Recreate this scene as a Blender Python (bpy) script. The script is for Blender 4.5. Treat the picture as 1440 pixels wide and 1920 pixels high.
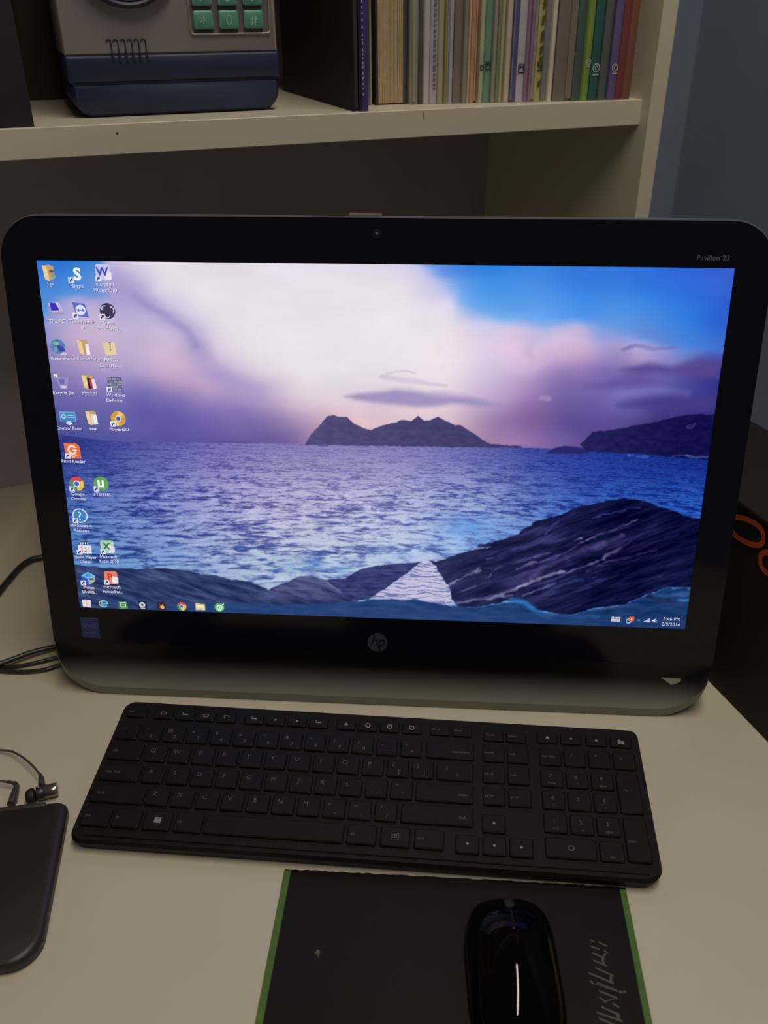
import bpy, math, random
import numpy as np
from mathutils import Matrix, Vector

sc = bpy.context.scene
for o in list(bpy.data.objects): bpy.data.objects.remove(o)
R = math.radians

# ------------------------------------------------------------ camera, world, lamps, exposure
cd = bpy.data.cameras.new('camera'); cam = bpy.data.objects.new('camera', cd)
sc.collection.objects.link(cam); sc.camera = cam
cam.location = (.0483, -.6130, .5248)
cam.rotation_euler = (1.0449, .0058, .0663)
cd.sensor_fit = 'VERTICAL'; cd.sensor_height = 36; cd.sensor_width = 27; cd.lens = 36*1639.5/1920
cd.clip_start = .01; cd.clip_end = 30
cd.dof.use_dof = True; cd.dof.focus_distance = .66; cd.dof.aperture_fstop = 7.5

world = bpy.data.worlds.new('room_light'); sc.world = world; world.use_nodes = True
bg = world.node_tree.nodes['Background']
bg.inputs[0].default_value = (.95, .93, 1.0, 1); bg.inputs[1].default_value = .052

def area(name, loc, target, sx, sy, power, col):
    l = bpy.data.lights.new(name, 'AREA'); l.shape = 'RECTANGLE'; l.size = sx; l.size_y = sy
    l.energy = power; l.color = col
    o = bpy.data.objects.new(name, l); sc.collection.objects.link(o); o.location = loc
    d = Vector(target) - Vector(loc); o.rotation_euler = d.to_track_quat('-Z', 'Y').to_euler()
    return o
area('ceiling_tube_lamp', (.24, -.52, 1.66), (.24, -.32, 0), .035, 1.3, 12.6, (1.0, .90, .75))

sc.view_settings.view_transform = 'Standard'; sc.view_settings.look = 'None'
sc.view_settings.exposure = 0; sc.view_settings.gamma = 1
sc.view_settings.use_curve_mapping = False
sc.cycles.use_denoising = True
sc.cycles.max_bounces = 6

# ------------------------------------------------------------ helpers
def lin(c): 
    f = lambda x: (x/12.92 if x <= .04045 else ((x+.055)/1.055)**2.4)
    return tuple(f(v/255) for v in c) + (1,)
MC = {}
def mat(name, col, rough=.5, metal=0, var=.06, scale=60, bump=.0, coat=0, spec=.5):
    if name in MC: return MC[name]
    m = bpy.data.materials.new(name); m.use_nodes = True; nt = m.node_tree; b = nt.nodes['Principled BSDF']
    b.inputs['Roughness'].default_value = rough; b.inputs['Metallic'].default_value = metal
    b.inputs['Specular IOR Level'].default_value = spec
    b.inputs['Coat Weight'].default_value = coat; b.inputs['Coat Roughness'].default_value = .08
    tc = nt.nodes.new('ShaderNodeTexCoord'); nz = nt.nodes.new('ShaderNodeTexNoise')
    nz.inputs['Scale'].default_value = scale; nz.inputs['Detail'].default_value = 5
    nt.links.new(tc.outputs['Object'], nz.inputs['Vector'])
    rp = nt.nodes.new('ShaderNodeValToRGB'); c = lin(col)
    rp.color_ramp.elements[0].position = .3; rp.color_ramp.elements[1].position = .7
    rp.color_ramp.elements[0].color = tuple(v*(1-var) for v in c[:3])+(1,)
    rp.color_ramp.elements[1].color = tuple(min(1, v*(1+var)) for v in c[:3])+(1,)
    nt.links.new(nz.outputs['Fac'], rp.inputs['Fac']); nt.links.new(rp.outputs['Color'], b.inputs['Base Color'])
    if bump:
        bp = nt.nodes.new('ShaderNodeBump'); bp.inputs['Strength'].default_value = bump; bp.inputs['Distance'].default_value = .0005
        nt.links.new(nz.outputs['Fac'], bp.inputs['Height']); nt.links.new(bp.outputs['Normal'], b.inputs['Normal'])
    MC[name] = m; return m
def em(col, k=1.0):
    key = 'lit_%d_%d_%d_%d' % (*col, int(k*100))
    if key in MC: return MC[key]
    m = bpy.data.materials.new(key); m.use_nodes = True; nt = m.node_tree; nt.nodes.clear()
    e = nt.nodes.new('ShaderNodeEmission'); e.inputs[0].default_value = lin(col); e.inputs[1].default_value = k
    o = nt.nodes.new('ShaderNodeOutputMaterial'); nt.links.new(e.outputs[0], o.inputs[0])
    try: m.cycles.emission_sampling = 'NONE'
    except Exception: pass
    MC[key] = m; return m

class MB:
    def __init__(s): s.v = []; s.f = []; s.m = []; s.mats = []
    def mi(s, m):
        if m not in s.mats: s.mats.append(m)
        return s.mats.index(m)
    def add(s, vs, fs, m=None):
        k = len(s.v); s.v += [tuple(p) for p in vs]; i = s.mi(m) if m else 0
        for f in fs: s.f.append(tuple(k+a for a in f)); s.m.append(i)
        return s
    def box(s, a, b, m=None, bev=0):
        x0, y0, z0 = a; x1, y1, z1 = b
        if bev:
            return s.prism([(x0, y0), (x1, y0), (x1, y1), (x0, y1)], [(bev, z0), (0, z0+bev), (0, z1-bev), (bev, z1)], m)
        return s.add([(x0,y0,z0),(x1,y0,z0),(x1,y1,z0),(x0,y1,z0),(x0,y0,z1),(x1,y0,z1),(x1,y1,z1),(x0,y1,z1)],
              [(3,2,1,0),(4,5,6,7),(0,1,5,4),(1,2,6,5),(2,3,7,6),(3,0,4,7)], m)
    def prism(s, out, levels, m=None, zf=None):      # outline + [(inset, z)]
        n = len(out); cx = sum(p[0] for p in out)/n; cy = sum(p[1] for p in out)/n
        hx = max(abs(p[0]-cx) for p in out); hy = max(abs(p[1]-cy) for p in out)
        vs = []
        for ins, z in levels:
            for x, y in out:
                X = cx+(x-cx)*(1-ins/hx); Y = cy+(y-cy)*(1-ins/hy)
                vs.append((X, Y, zf(X, Y, z) if zf else z))
        fs = [tuple(range(n))[::-1], tuple(range((len(levels)-1)*n, len(levels)*n))]
        for k in range(len(levels)-1):
            for i in range(n):
                j = (i+1) % n; fs.append((k*n+i, k*n+j, (k+1)*n+j, (k+1)*n+i))
        return s.add(vs, fs, m)
    def tube(s, pts, r, m=None, seg=10, caps=True):
        pts = [Vector(p) for p in pts]; vs = []; n = len(pts)
        rr = r if isinstance(r, (list, tuple)) else [r]*n
        up = Vector((0, 0, 1))
        for i, p in enumerate(pts):
            d = (pts[min(i+1, n-1)]-pts[max(i-1, 0)]).normalized()
            a = d.cross(up)
            if a.length < .1: a = d.cross(Vector((1, 0, 0)))
            a.normalize(); b = a.cross(d)
            for k in range(seg):
                t = 2*math.pi*k/seg; vs.append(p+(a*math.cos(t)+b*math.sin(t))*rr[i])
        fs = []
        for i in range(n-1):
            for k in range(seg):
                j = (k+1) % seg; fs.append((i*seg+k, i*seg+j, (i+1)*seg+j, (i+1)*seg+k))
        if caps: fs += [tuple(range(seg))[::-1], tuple(range((n-1)*seg, n*seg))]
        return s.add(vs, fs, m)
    def lathe(s, prof, m=None, seg=24, c=(0, 0, 0)):
        vs = []; n = len(prof)
        for r, z in prof:
            for k in range(seg):
                t = 2*math.pi*k/seg; vs.append((c[0]+r*math.cos(t), c[1]+r*math.sin(t), c[2]+z))
        fs = [(i*seg+k, i*seg+(k+1) % seg, (i+1)*seg+(k+1) % seg, (i+1)*seg+k) for i in range(n-1) for k in range(seg)]
        fs += [tuple(range(seg))[::-1], tuple(range((n-1)*seg, n*seg))]
        return s.add(vs, fs, m)
    def poly(s, pts, z, m): return s.add([(x, y, z) for x, y in pts], [tuple(range(len(pts)))], m)
    def rect(s, x0, y0, x1, y1, z, m): return s.poly([(x0, y0), (x1, y0), (x1, y1), (x0, y1)], z, m)
    def disc(s, cx, cy, r, z, m, a0=0, a1=360, r0=0, sx=1, sy=1, n=24):
        a = [R(a0+(a1-a0)*i/n) for i in range(n+1)]
        if r0 == 0: 
            pts = [(cx+sx*r*math.cos(t), cy+sy*r*math.sin(t)) for t in a]
            if a1-a0 < 360: pts.append((cx, cy))
            else: pts = pts[:-1]
            return s.poly(pts, z, m)
        vs = [(cx+sx*q*math.cos(t), cy+sy*q*math.sin(t), z) for t in a for q in (r0, r)]
        return s.add(vs, [(2*i, 2*i+1, 2*i+3, 2*i+2) for i in range(n)], m)
    def text(s, t, cx, cy, size, z, m, shear=0, align=.5, sx=1, bold=0):
        vs, fs, x0, x1 = glyphs(t, bold); w = x0+(x1-x0)*align
        return s.add([(cx+(x-w+shear*y)*size*sx, cy+y*size, z) for x, y in vs], fs, m)
    def build(s, name, m=None, parent=None, smooth=None, M=None):
        me = bpy.data.meshes.new(name); me.from_pydata(s.v, [], s.f)
        for q in (s.mats or ([m] if m else [])): me.materials.append(q)
        if len(s.mats) > 1: me.polygons.foreach_set('material_index', s.m)
        me.update()
        if smooth:
            me.polygons.foreach_set('use_smooth', [True]*len(me.polygons)); me.set_sharp_from_angle(angle=R(smooth))
        o = bpy.data.objects.new(name, me); sc.collection.objects.link(o)
        if parent: o.parent = parent
        if M is not None: o.matrix_local = M
        return o
GC = {}
def glyphs(t, bold=0):
    key_ = (t, bold)
    if key_ in GC: return GC[key_]
    c = bpy.data.curves.new('t', 'FONT'); c.body = t; c.size = 1; c.resolution_u = 3; c.offset = bold
    o = bpy.data.objects.new('t', c); sc.collection.objects.link(o)
    dg = bpy.context.evaluated_depsgraph_get(); me = bpy.data.meshes.new_from_object(o.evaluated_get(dg))
    vs = [(v.co.x, v.co.y) for v in me.vertices]; fs = [tuple(p.vertices) for p in me.polygons]
    bpy.data.objects.remove(o); bpy.data.curves.remove(c); bpy.data.meshes.remove(me)
    xs = [v[0] for v in vs] or [0]
    GC[key_] = (vs, fs, min(xs), max(xs)); return GC[key_]
def tag(o, label, cat, group=None):
    o['label'] = label; o['category'] = cat
    if group: o['group'] = group
    return o
def thing(name, label, cat, loc=(0, 0, 0), rz=0, group=None):
    o = bpy.data.objects.new(name, None); sc.collection.objects.link(o)
    o.location = loc; o.rotation_euler = (0, 0, rz); o.empty_display_size = .02
    return tag(o, label, cat, group)
def struct(o): o['kind'] = 'structure'; return o
def rrect(x0, y0, x1, y1, r, n=5, rs=None):
    rs = rs or [r]*4; out = []
    for (cx, cy, a, q) in ((x1, y0, -90, 0), (x1, y1, 0, 1), (x0, y1, 90, 2), (x0, y0, 180, 3)):
        r = rs[q]; ox = cx-r if cx == x1 else cx+r; oy = cy-r if cy == y1 else cy+r
        for i in range(n+1):
            t = R(a+90*i/n); out.append((ox+r*math.cos(t), oy+r*math.sin(t)))
    return out
def smooth_path(P, n=8):
    P = [Vector(p) for p in P]; out = []
    for i in range(len(P)-1):
        a, b, c, d = P[max(i-1, 0)], P[i], P[i+1], P[min(i+2, len(P)-1)]
        for k in range(n):
            t = k/n; out.append(.5*((2*b)+(c-a)*t+(2*a-5*b+4*c-d)*t*t+(3*b-a-3*c+d)*t**3))
    out.append(P[-1]); return out

# ------------------------------------------------------------ setting
YAW = .4318; O0 = (.2350, .3164)
UX, UY = math.cos(YAW), math.sin(YAW)
def S(u, w, z=0): return Vector((O0[0]+u*UX-w*UY, O0[1]+u*UY+w*UX, z))
def SM(u, w, z): return Matrix.Translation(S(u, w, z)) @ Matrix.Rotation(YAW, 4, 'Z')
ZT = lambda u: .4458
wallm = mat('painted_wall', (118, 126, 152), .85, var=.05, scale=9, bump=.15)
whitem = mat('white_laminate', (206, 198, 178), .42, var=.015, scale=14, bump=.02)
o = MB().box((-1.6, 0, -.75), (.306, .06, 1.7)).build('wall_back', wallm, M=SM(0, .322, 0)); struct(o)
o = MB().box((0, -2.2, -.75), (.06, .38, 1.7)).build('wall_right', wallm, M=SM(.306, 0, 0)); struct(o)
o = MB().box((-2.2, -2.4, -.80), (1.6, 1.2, -.752)).build('floor', mat('floor_tile', (120, 108, 92), .5, scale=5)); struct(o)

desk = thing('desk', 'large white laminate desk that carries the computer, keyboard and shelf', 'desk', (0, 0, -.75), YAW)
MB().prism(rrect(-1.25, -.72, .62, .506, .01), [(.001, .722), (0, .723), (0, .749), (.001, .75)]).build('desk_top', whitem, desk)
for x in (-1.2, .58): MB().box((x, -.66, .0), (x+.02, .5, .722)).build('side_panel', whitem, desk)
desk.location = (0, 0, -.75)

hutch = thing('hutch_shelf', 'white open shelf unit standing at the back of the desk', 'shelf', S(0, 0, 0), YAW)
def board(u0, u1, w0, w1, zb, zt, name):
    b = MB(); b.prism([(u0, w0), (u1, w0), (u1, w1), (u0, w1)], [(.0006, 0), (0, .0006), (0, 1), (.0006, 2)], None,
        lambda x, y, z: (zb(x) if z == 0 else zb(x)+.0006 if z == .0006 else zt(x)-.0006 if z == 1 else zt(x)))
    return b.build(name, whitem, hutch)
board(-.95, -.0036, 0, .312, lambda u: .4233, ZT, 'shelf_board')
board(-.95, -.0036, 0, .312, lambda u: .80, lambda u: .8225, 'shelf_board')
MB().box((-.0035, -.013, .0005), (.0126, .321, 1.05), bev=.0006).build('side_panel', whitem, hutch)
MB().box((-.967, -.013, .0005), (-.9501, .321, 1.05), bev=.0006).build('side_panel', whitem, hutch)
MB().box((-.95, .3125, .0005), (-.0036, .3205, 1.05)).build('back_panel', mat('back_board', (172, 160, 168), .6, scale=12), hutch)
b = MB().disc(0, 0, .0009, 0, None, n=12); b.mats = []
b.build('screw_hole', mat('dark_speck', (70, 60, 45), .8), hutch, M=Matrix.Translation((-.4893, -.0003, .4390)) @ Matrix.Rotation(R(90), 4, 'X'))
MB().box((-.2290, -.0003, .4385), (-.2285, .0002, .4440)).build('edge_nick', MC['dark_speck'], hutch)

# ------------------------------------------------------------ books on the shelf
INK = mat('black_ink', (38, 36, 36), .7); WINK = mat('white_ink', (200, 200, 196), .7)
pagem = mat('book_paper', (190, 182, 160), .9, var=.12, scale=(300)); 
def book(u0, u1, w, h, dep, col, label, name='book', emblem=None, deco=None, rough=.5, group='books standing in a row on the shelf'):
    g_ = sum(col)/3; col = tuple(min(235, int((g_+(c-g_)*.80)*1.13)) for c in col)
    t = u1-u0-.0003
    z = ZT((u0+u1)/2)+.0003
    e = thing(name, label, 'book', S((u0+u1)/2, w, z), YAW, group)
    m = mat('cover_%d_%d_%d' % col, col, rough, var=.10, scale=40)
    c = MB(); k = min(.0012, t*.22); hx = t/2
    # spine slightly rounded + two boards
    n = 6; out = []
    for i in range(n+1):
        a = math.pi*(i/n); out.append((-hx*math.cos(a), .0012-.0012*math.sin(a)-.0002))
    prof = [(-hx, dep)]+out+[(hx, dep), (hx-k, dep), (hx-k, .0025), (-hx+k, .0025), (-hx+k, dep)]
    N = len(prof)
    vs = [(x, y, 0) for x, y in prof]+[(x, y, h) for x, y in prof]
    fs = [(i, (i+1) % N, N+(i+1) % N, N+i) for i in range(N)]+[tuple(range(N))[::-1], tuple(range(N, 2*N))]
    c.add(vs, fs); c.build('cover', m, e, smooth=40)
    MB().box((-hx+k, .0025, .001), (hx-k, dep-.003, h-.002)).build('page_block', pagem, e)
    F = Matrix.Rotation(R(90), 4, 'X')
    if emblem:
        kind, ez = emblem; s = min(t*.42, .0045); b = MB(); mi = WINK if kind in 'cw' else INK
        if kind == 'c':
            b.disc(0, ez, s, 0, mi, r0=s*.78); b.disc(0, ez, s*.45, 0, mi, 20, 300, r0=s*.25); b.rect(-s*.8, ez-s*1.6, s*.8, ez-s*1.3, 0, mi)
        else:
            b.rect(-s, ez-s*.1, s, ez+s*.15, 0, mi); b.rect(-s, ez-s, -s*.6, ez+s, 0, mi); b.rect(s*.6, ez-s, s, ez+s, 0, mi)
            b.disc(0, ez+s*.5, s*.5, 0, mi, r0=s*.25); b.rect(-s, ez-s*1.5, s, ez-s*1.15, 0, mi)
        b.build('spine_emblem', mi, e, M=Matrix.Translation((0, -.0008, 0)) @ F)
    if deco: deco(e, t, h, F)
    return e
def lines(cols, frac):          # printed stripes down a spine
    def f(e, t, h, F):
        for i, (a, b_, c) in enumerate(zip(frac[::2], frac[1::2], cols)):
            MB().rect(-t/2+a*t, .002, -t/2+b_*t, h-.002, 0, None if 0 else mat('print_%d_%d_%d' % c, c, .6)).build('spine_stripe', None, e, M=Matrix.Translation((0, -.0011, 0)) @ F)
    return f
def dots(col, step, w, off=0, slant=0):
    def f(e, t, h, F):
        b = MB(); m = mat('print_%d_%d_%d' % col, col, .6); z = .012
        rnd = random.Random(int(t*1e6))
        while z < h-.012:
            q = step*rnd.uniform(.35, .75)
            b.poly([(off-w/2, z), (off+w/2, z+slant), (off+w/2, z+q+slant), (off-w/2, z+q)], 0, m); z += step*rnd.uniform(.8, 1.7)
        b.build('spine_print', m, e, M=Matrix.Translation((0, -.0012, 0)) @ F)
    return f
def both(*fs): return lambda *a: [f(*a) for f in fs]

# thick book with its page edges facing out
def fore_edge_book():
    u0, u1, w, h, dep = -.2553, -.2252, .0475, .215, .15
    t = u1-u0; e = thing('book', 'thick worn book with tan page edges facing out, between two dark covers', 'book', S((u0+u1)/2, w, ZT(u0)+.0003), YAW, 'books standing in a row on the shelf')
    MB().box((-t/2, 0, 0), (-t/2+.0022, dep, h), bev=.0005).build('cover', mat('cover_dark_brown', (62, 42, 46), .6), e)
    MB().box((t/2-.0035, .001, 0), (t/2-.0004, dep, h), bev=.0005).build('cover', mat('cover_dark_teal', (66, 74, 76), .6), e)
    b = MB(); n = 14; W = t-.0062; rnd = random.Random(4); pts = []
    for k in range(25):
        z = .001+k*(h-.003)/24; q = .0014*math.exp(-(z/.02)**2)
        pts.append((z, q))
    for i in range(n):                        # gatherings of paper, each slightly off
        x0 = -t/2+.0026+W*i/n; x1 = x0+W/n; y = .0012+rnd.uniform(0, .0011)
        vs = []; 
        for z, q in pts:
            s0 = (i-n/2)/n*q*2; s1 = (i+1-n/2)/n*q*2
            vs += [(x0+s0, y, z), (x1+s1, y+.0002, z)]
        k = len(vs); vs += [(x0, dep-.004, pts[0][0]), (x1, dep-.004, pts[0][0]), (x0, dep-.004, pts[-1][0]), (x1, dep-.004, pts[-1][0])]
        fs = [(2*j, 2*j+1, 2*j+3, 2*j+2) for j in range(len(pts)-1)]+[(k-2, k-1, k+3, k+2), (0, k, k+1, 1)]
        b.add(vs, fs)
    b.build('page_block', mat('tan_pages', (178, 152, 116), .9, var=.10, scale=180), e)
    b = MB().box((-t/2, dep-.002, 0), (t/2, dep, h)); b.build('spine', MC['cover_dark_brown'], e)
fore_edge_book()
book(-.2846, -.2780, .0042, .235, .19, (58, 44, 112), 'tall purple book beside the dark gap, white dotted lettering on its spine', emblem=None, deco=dots((170, 165, 205), .0035, .0009, -.0021), rough=.45)
book(-.2602, -.2582, .0495, .20, .14, (150, 146, 132), 'very thin pale booklet right of the purple book')
bk = [(-0.2250, -0.2164, 0.0421, (126, 120, 106), .20, 'grey green book directly right of the thick tan one', None, lines([(150, 142, 124)], [.25, .6])),
 (-0.2164, -0.2126, 0.0415, (78, 66, 60), .21, 'thin dark brown book with a maroon upper spine', None, None),
 (-0.2124, -0.2067, 0.0392, (168, 158, 160), .20, 'thin pale lilac white book left of the dashed grey one', None, None),
 (-0.2067, -0.1995, 0.0385, (158, 148, 158), .20, 'light grey lilac book with rows of tiny dark dashes on its spine', None, dots((112, 102, 116), .0030, .003)),
 (-0.1994, -0.1937, 0.0378, (150, 142, 116), .21, 'cream green book left of the thin yellow one', None, None),
 (-0.1936, -0.1917, 0.0357, (142, 132, 70), .21, 'thinnest yellow olive booklet on the shelf', None, None),
 (-0.1915, -0.1854, 0.0355, (156, 146, 154), .20, 'pale lavender book right of the thin yellow booklet', None, lines([(128, 128, 136)], [.1, .3])),
 (-0.1852, -0.1771, 0.0347, (112, 98, 94), .20, 'wide grey brown book in the middle of the left half of the row', None, None),
 (-0.1770, -0.1727, 0.0321, (122, 118, 106), .20, 'narrow grey green book right of the wide grey brown one', None, None),
 (-0.1726, -0.1702, 0.0320, (176, 156, 118), .21, 'thin cream yellow booklet left of the salmon book', None, None),
 (-0.1700, -0.1648, 0.0319, (170, 122, 96), .21, 'salmon orange book between cream and ochre ones', None, lines([(190, 150, 126)], [.72, .98])),
 (-0.1647, -0.1624, 0.0298, (128, 98, 60), .20, 'thin ochre brown booklet right of the salmon book', None, None),
 (-0.1623, -0.1575, 0.0296, (152, 158, 126), .20, 'pale green book with a small dark emblem, left of the teal one', ('k', .0295), None),
 (-0.1574, -0.1506, 0.0291, (88, 136, 108), .20, 'teal green book with a small dark emblem', ('k', .031), None),
 (-0.1505, -0.1466, 0.0267, (134, 128, 118), .20, 'narrow grey book right of the teal green one', None, None),
 (-0.1465, -0.1432, 0.0265, (118, 122, 82), .20, 'narrow olive green book', None, None),
 (-0.1431, -0.1387, 0.0264, (152, 150, 112), .20, 'yellowish cream book right of the olive one', None, lines([(116, 112, 66)], [.6, .85])),
 (-0.1386, -0.1333, 0.0241, (178, 160, 136), .20, 'pinkish cream book left of the navy one', None, None),
 (-0.1332, -0.1274, 0.0235, (74, 74, 122), .21, 'navy blue book between cream and white lilac ones', None, lines([(150, 150, 160)], [.0, .12])),
 (-0.1273, -0.1194, 0.0228, (164, 156, 170), .20, 'white lilac book with a dark square emblem', ('k', .0284), None),
 (-0.1193, -0.1115, 0.0199, (132, 108, 128), .20, 'mauve purple book right of the white lilac one', None, lines([(112, 76, 110), (150, 138, 140)], [.12, .34, .66, .98])),
 (-0.1114, -0.1035, 0.0189, (160, 152, 74), .20, 'yellow book with dark slanted strokes and a pale left edge', ('k', .030), both(lines([(182, 168, 130)], [.0, .2]), dots((88, 78, 52), .012, .003, .001, .002))),
 (-0.1034, -0.0975, 0.0181, (112, 110, 108), .20, 'slate grey book left of the bright white edge', None, None),
 (-0.0974, -0.0930, 0.0158, (192, 180, 160), .21, 'thin cream white book standing out as a bright edge', None, None),
 (-0.0927, -0.0740, 0.0139, (112, 98, 88), .20, 'widest brown grey book on the right half of the row', None, lines([(128, 116, 102)], [.62, .98])),
 (-0.0739, -0.0650, 0.0118, (62, 86, 80), .20, 'dark green grey book left of the lime green one', None, None),
 (-0.0649, -0.0584, 0.0089, (112, 146, 48), .20, 'lime green book with a round white emblem', ('c', .032), None),
 (-0.0583, -0.0489, 0.0078, (34, 88, 82), .20, 'deep teal book with a round white emblem, right of the lime one', ('c', .027), None),
 (-0.0488, -0.0403, 0.0067, (84, 86, 84), .20, 'dark grey book between the deep teal and violet ones', None, None),
 (-0.0402, -0.0320, 0.0036, (92, 76, 128), .20, 'violet book with a faint round white emblem', ('c', .027), None),
 (-0.0319, -0.0235, 0.0036, (118, 52, 54), .20, 'maroon red book near the right end of the row', None, None),
 (-0.0234, -0.0147, 0.0043, (122, 72, 54), .20, 'rust brown book at the right end of the row', None, None)]
for u0, u1, w, c, h, lab, emb, deco in bk: book(u0, u1, w, h, .15, c, lab, emblem=emb, deco=deco)

# dark folder between the coin bank and the purple book
f = thing('document_folder', 'tall black document folder between the toy safe and the purple book', 'folder', S(-.2882, .0042, ZT(-.27)+.0003), YAW)
blk = mat('black_board', (30, 22, 34), .7, var=.15, scale=30)
MB().box((-.003, 0, 0), (-.0018, .225, .27), bev=.0004).build('cover', blk, f)
MB().box((.0018, 0, 0), (.003, .225, .27), bev=.0004).build('cover', blk, f)
MB().box((-.003, .223, 0), (.003, .226, .27), bev=.0004).build('spine', blk, f)
MB().box((-.0017, .004, .002), (.0017, .222, .26)).build('page_block', mat('grey_sheets', (70, 62, 72), .9), f)
f = thing('magazine_file', 'black cardboard magazine file at the left end of the shelf', 'file box', S(-.5890, .005, ZT(-.58)+.0003), YAW)
for a, b_ in (((-.04, 0, 0), (.040, .002, .16)), ((-.04, .22, 0), (.040, .222, .29)), ((-.04, .002, 0), (.040, .22, .002))):
    MB().box(a, b_).build('panel', blk, f)
for x in (-.04, .0385):
    b = MB(); b.add([(x, .002, .002), (x, .22, .002), (x, .22, .29), (x, .09, .28), (x, .002, .16), (x+.0015, .002, .002), (x+.0015, .22, .002), (x+.0015, .22, .29), (x+.0015, .09, .28), (x+.0015, .002, .16)],
        [(0, 1, 2, 3, 4), (9, 8, 7, 6, 5)]+[(i, (i+1) % 5+0, (i+1) % 5+5, i+5) for i in range(5)]); b.build('side_panel', blk, f)

f = thing('storage_box', 'dark brown storage box standing behind the toy safe', 'box', S(-.46, .232, ZT(-.5)+.0003), YAW)
brn = mat('dark_brown_card', (40, 32, 24), .8, var=.15, scale=30)
MB().box((-.165, 0, 0), (.100, .074, .20), bev=.001).build('box_body', brn, f)
MB().box((-.1665, -.0015, .2002), (.1015, .0755, .235), bev=.001).build('lid', brn, f)

# ------------------------------------------------------------ toy safe / coin bank
bank = thing('coin_bank', 'grey and navy toy safe coin bank with a green keypad', 'coin bank', S(-.4303, .047, ZT(-.42)+.0003), YAW)
navy = mat('navy_plastic', (40, 46, 78), .5, var=.05, scale=30); gry = mat('grey_plastic', (156, 144, 144), .45, var=.04, scale=30, bump=.03)
zb = 0
def bx(x0, x1, y0, y1, z0, z1, r, m, name, bev=.002):      # rounded box seen from the front (outline in x,z)
    out = rrect(x0, z0, x1, z1, r)
    o = MB().prism(out, [(bev, -y0), (bev*.3, -(y0+bev*.5)), (0, -(y0+bev)), (0, -y1)]).build(name, m, bank, smooth=50, M=Matrix.Rotation(R(90), 4, 'X'))
    return o
def rr2(x0, x1, z0, z1, rs): return rrect(x0, z0, x1, z1, 0, rs=rs)
F90 = Matrix.Rotation(R(90), 4, 'X')
hw = .0862
# lower tier of the base (rounded feet), groove, upper tier, grey body
MB().prism(rr2(-hw+.001, hw  , 0, .0249, [.016, .002, .002, .016]), [(.003, .0), (.0, -.004), (0, -.115)]).build('base', navy, bank, smooth=50, M=F90)
MB().box((-hw+.002, .0012, .0240), (hw-.001, .11, .0262)).build('base_groove', mat('navy_shadow_gap', (24, 28, 52), .6), bank)
MB().prism(rr2(-hw-.0005, hw+.001, .0255, .0452, [.002]*4), [(.0015, .0004), (0, -.0012), (0, -.115)]).build('door_band', navy, bank, smooth=50, M=F90)
MB().prism(rr2(-hw, hw, .0452, .19, [.001, .012, .012, .001]), [(.0015, -.0006), (0, -.002), (0, -.115)]).build('front_shell', gry, bank, smooth=50, M=F90)
MB().box((-hw+.002, .012, .02), (hw-.002, .122, .185), bev=.003).build('rear_shell', navy, bank)
# vents: raised slats with hooked tops
for k in range(6):
    x = -.0500+k*.0054
    pts = [(x+.0018*math.cos(t)-.0014, -.0002, 0.0540+.0018*math.sin(t)) for t in [R(170-20*i) for i in range(9)]]+[(x+.0004, -.0004, .048), (x+.0006, -.0008, .0400)]
    MB().tube(pts, .00055, seg=6).build('vent_slot', mat('dark_slot', (48, 42, 50), .8), bank)
    MB().box((x-.0008, -.0007, .0398), (x+.0014, .0015, .0455)).build('vent_slot', mat('navy_slot', (22, 26, 50), .8), bank)
# keypad recess with bright lip
kx0, kx1, kz0, kz1 = .0138, .0816, .0578, .130
fr = MB(); o1 = rrect(kx0, kz0, kx1, kz1, .003); o2 = rrect(kx0+.0016, kz0+.0016, kx1-.0016, kz1-.0016, .002)
n = len(o1); vs = [(x, -.0006, z) for x, z in o1]+[(x, -.0022, z) for x, z in [((a+c)/2, (b_+d)/2) for (a, b_), (c, d) in zip(o1, o2)]]+[(x, -.0006, z) for x, z in o2]
fr.add(vs, [(k*n+i, k*n+(i+1) % n, (k+1)*n+(i+1) % n, (k+1)*n+i) for k in range(2) for i in range(n)])
fr.build('keypad_frame', mat('pale_grey_plastic', (176, 164, 156), .35), bank, smooth=60)
MB().box((kx0+.001, .0003, kz0+.001), (kx1-.001, .0009, kz1-.001)).build('keypad_plate', mat('keypad_plate', (104, 94, 96), .5), bank)
green = mat('green_rubber', (92, 156, 130), .45, var=.05)
keyt = [['*', '0', '#'], ['7', '8', '9'], ['4', '5', '6'], ['1', '2', '3']]
for r in range(4):
    for c in range(3):
        x = .0254+c*.0207; z = .0687+r*.0165
        ko = MB().prism(rrect(-.0080, -.0066, .0080, .0066, .0018), [(0, -.001), (.0, .0024), (.0012, .0034)]).build('keypad_key', green, bank, smooth=40, M=Matrix.Translation((x, -.0003, z)) @ F90)
        MB().text(keyt[r][c], 0, -.0036 if keyt[r][c] != '*' else -.0062, .0105 if keyt[r][c] != '*' else .013, .0036, mat('pale_green_print', (150, 190, 160), .6)).build('key_legend', None, ko)
# dial
dx, dz = -.0322, .1172
D = Matrix.Translation((dx, -.0005, dz)) @ F90
MB().lathe([(.0400, -.001), (.0405, .006), (.0395, .0105), (.0378, .012), (.0362, .0112), (.0355, .006)], seg=40).build('dial_ring', navy, bank, smooth=50, M=D)
dk = MB().lathe([(.0354, 0), (.0350, .007), (.030, .0105), (.012, .0125)], seg=32).build('dial_knob', mat('silver_plastic', (150, 148, 150), .3, metal=.4), bank, smooth=50, M=D)

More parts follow.
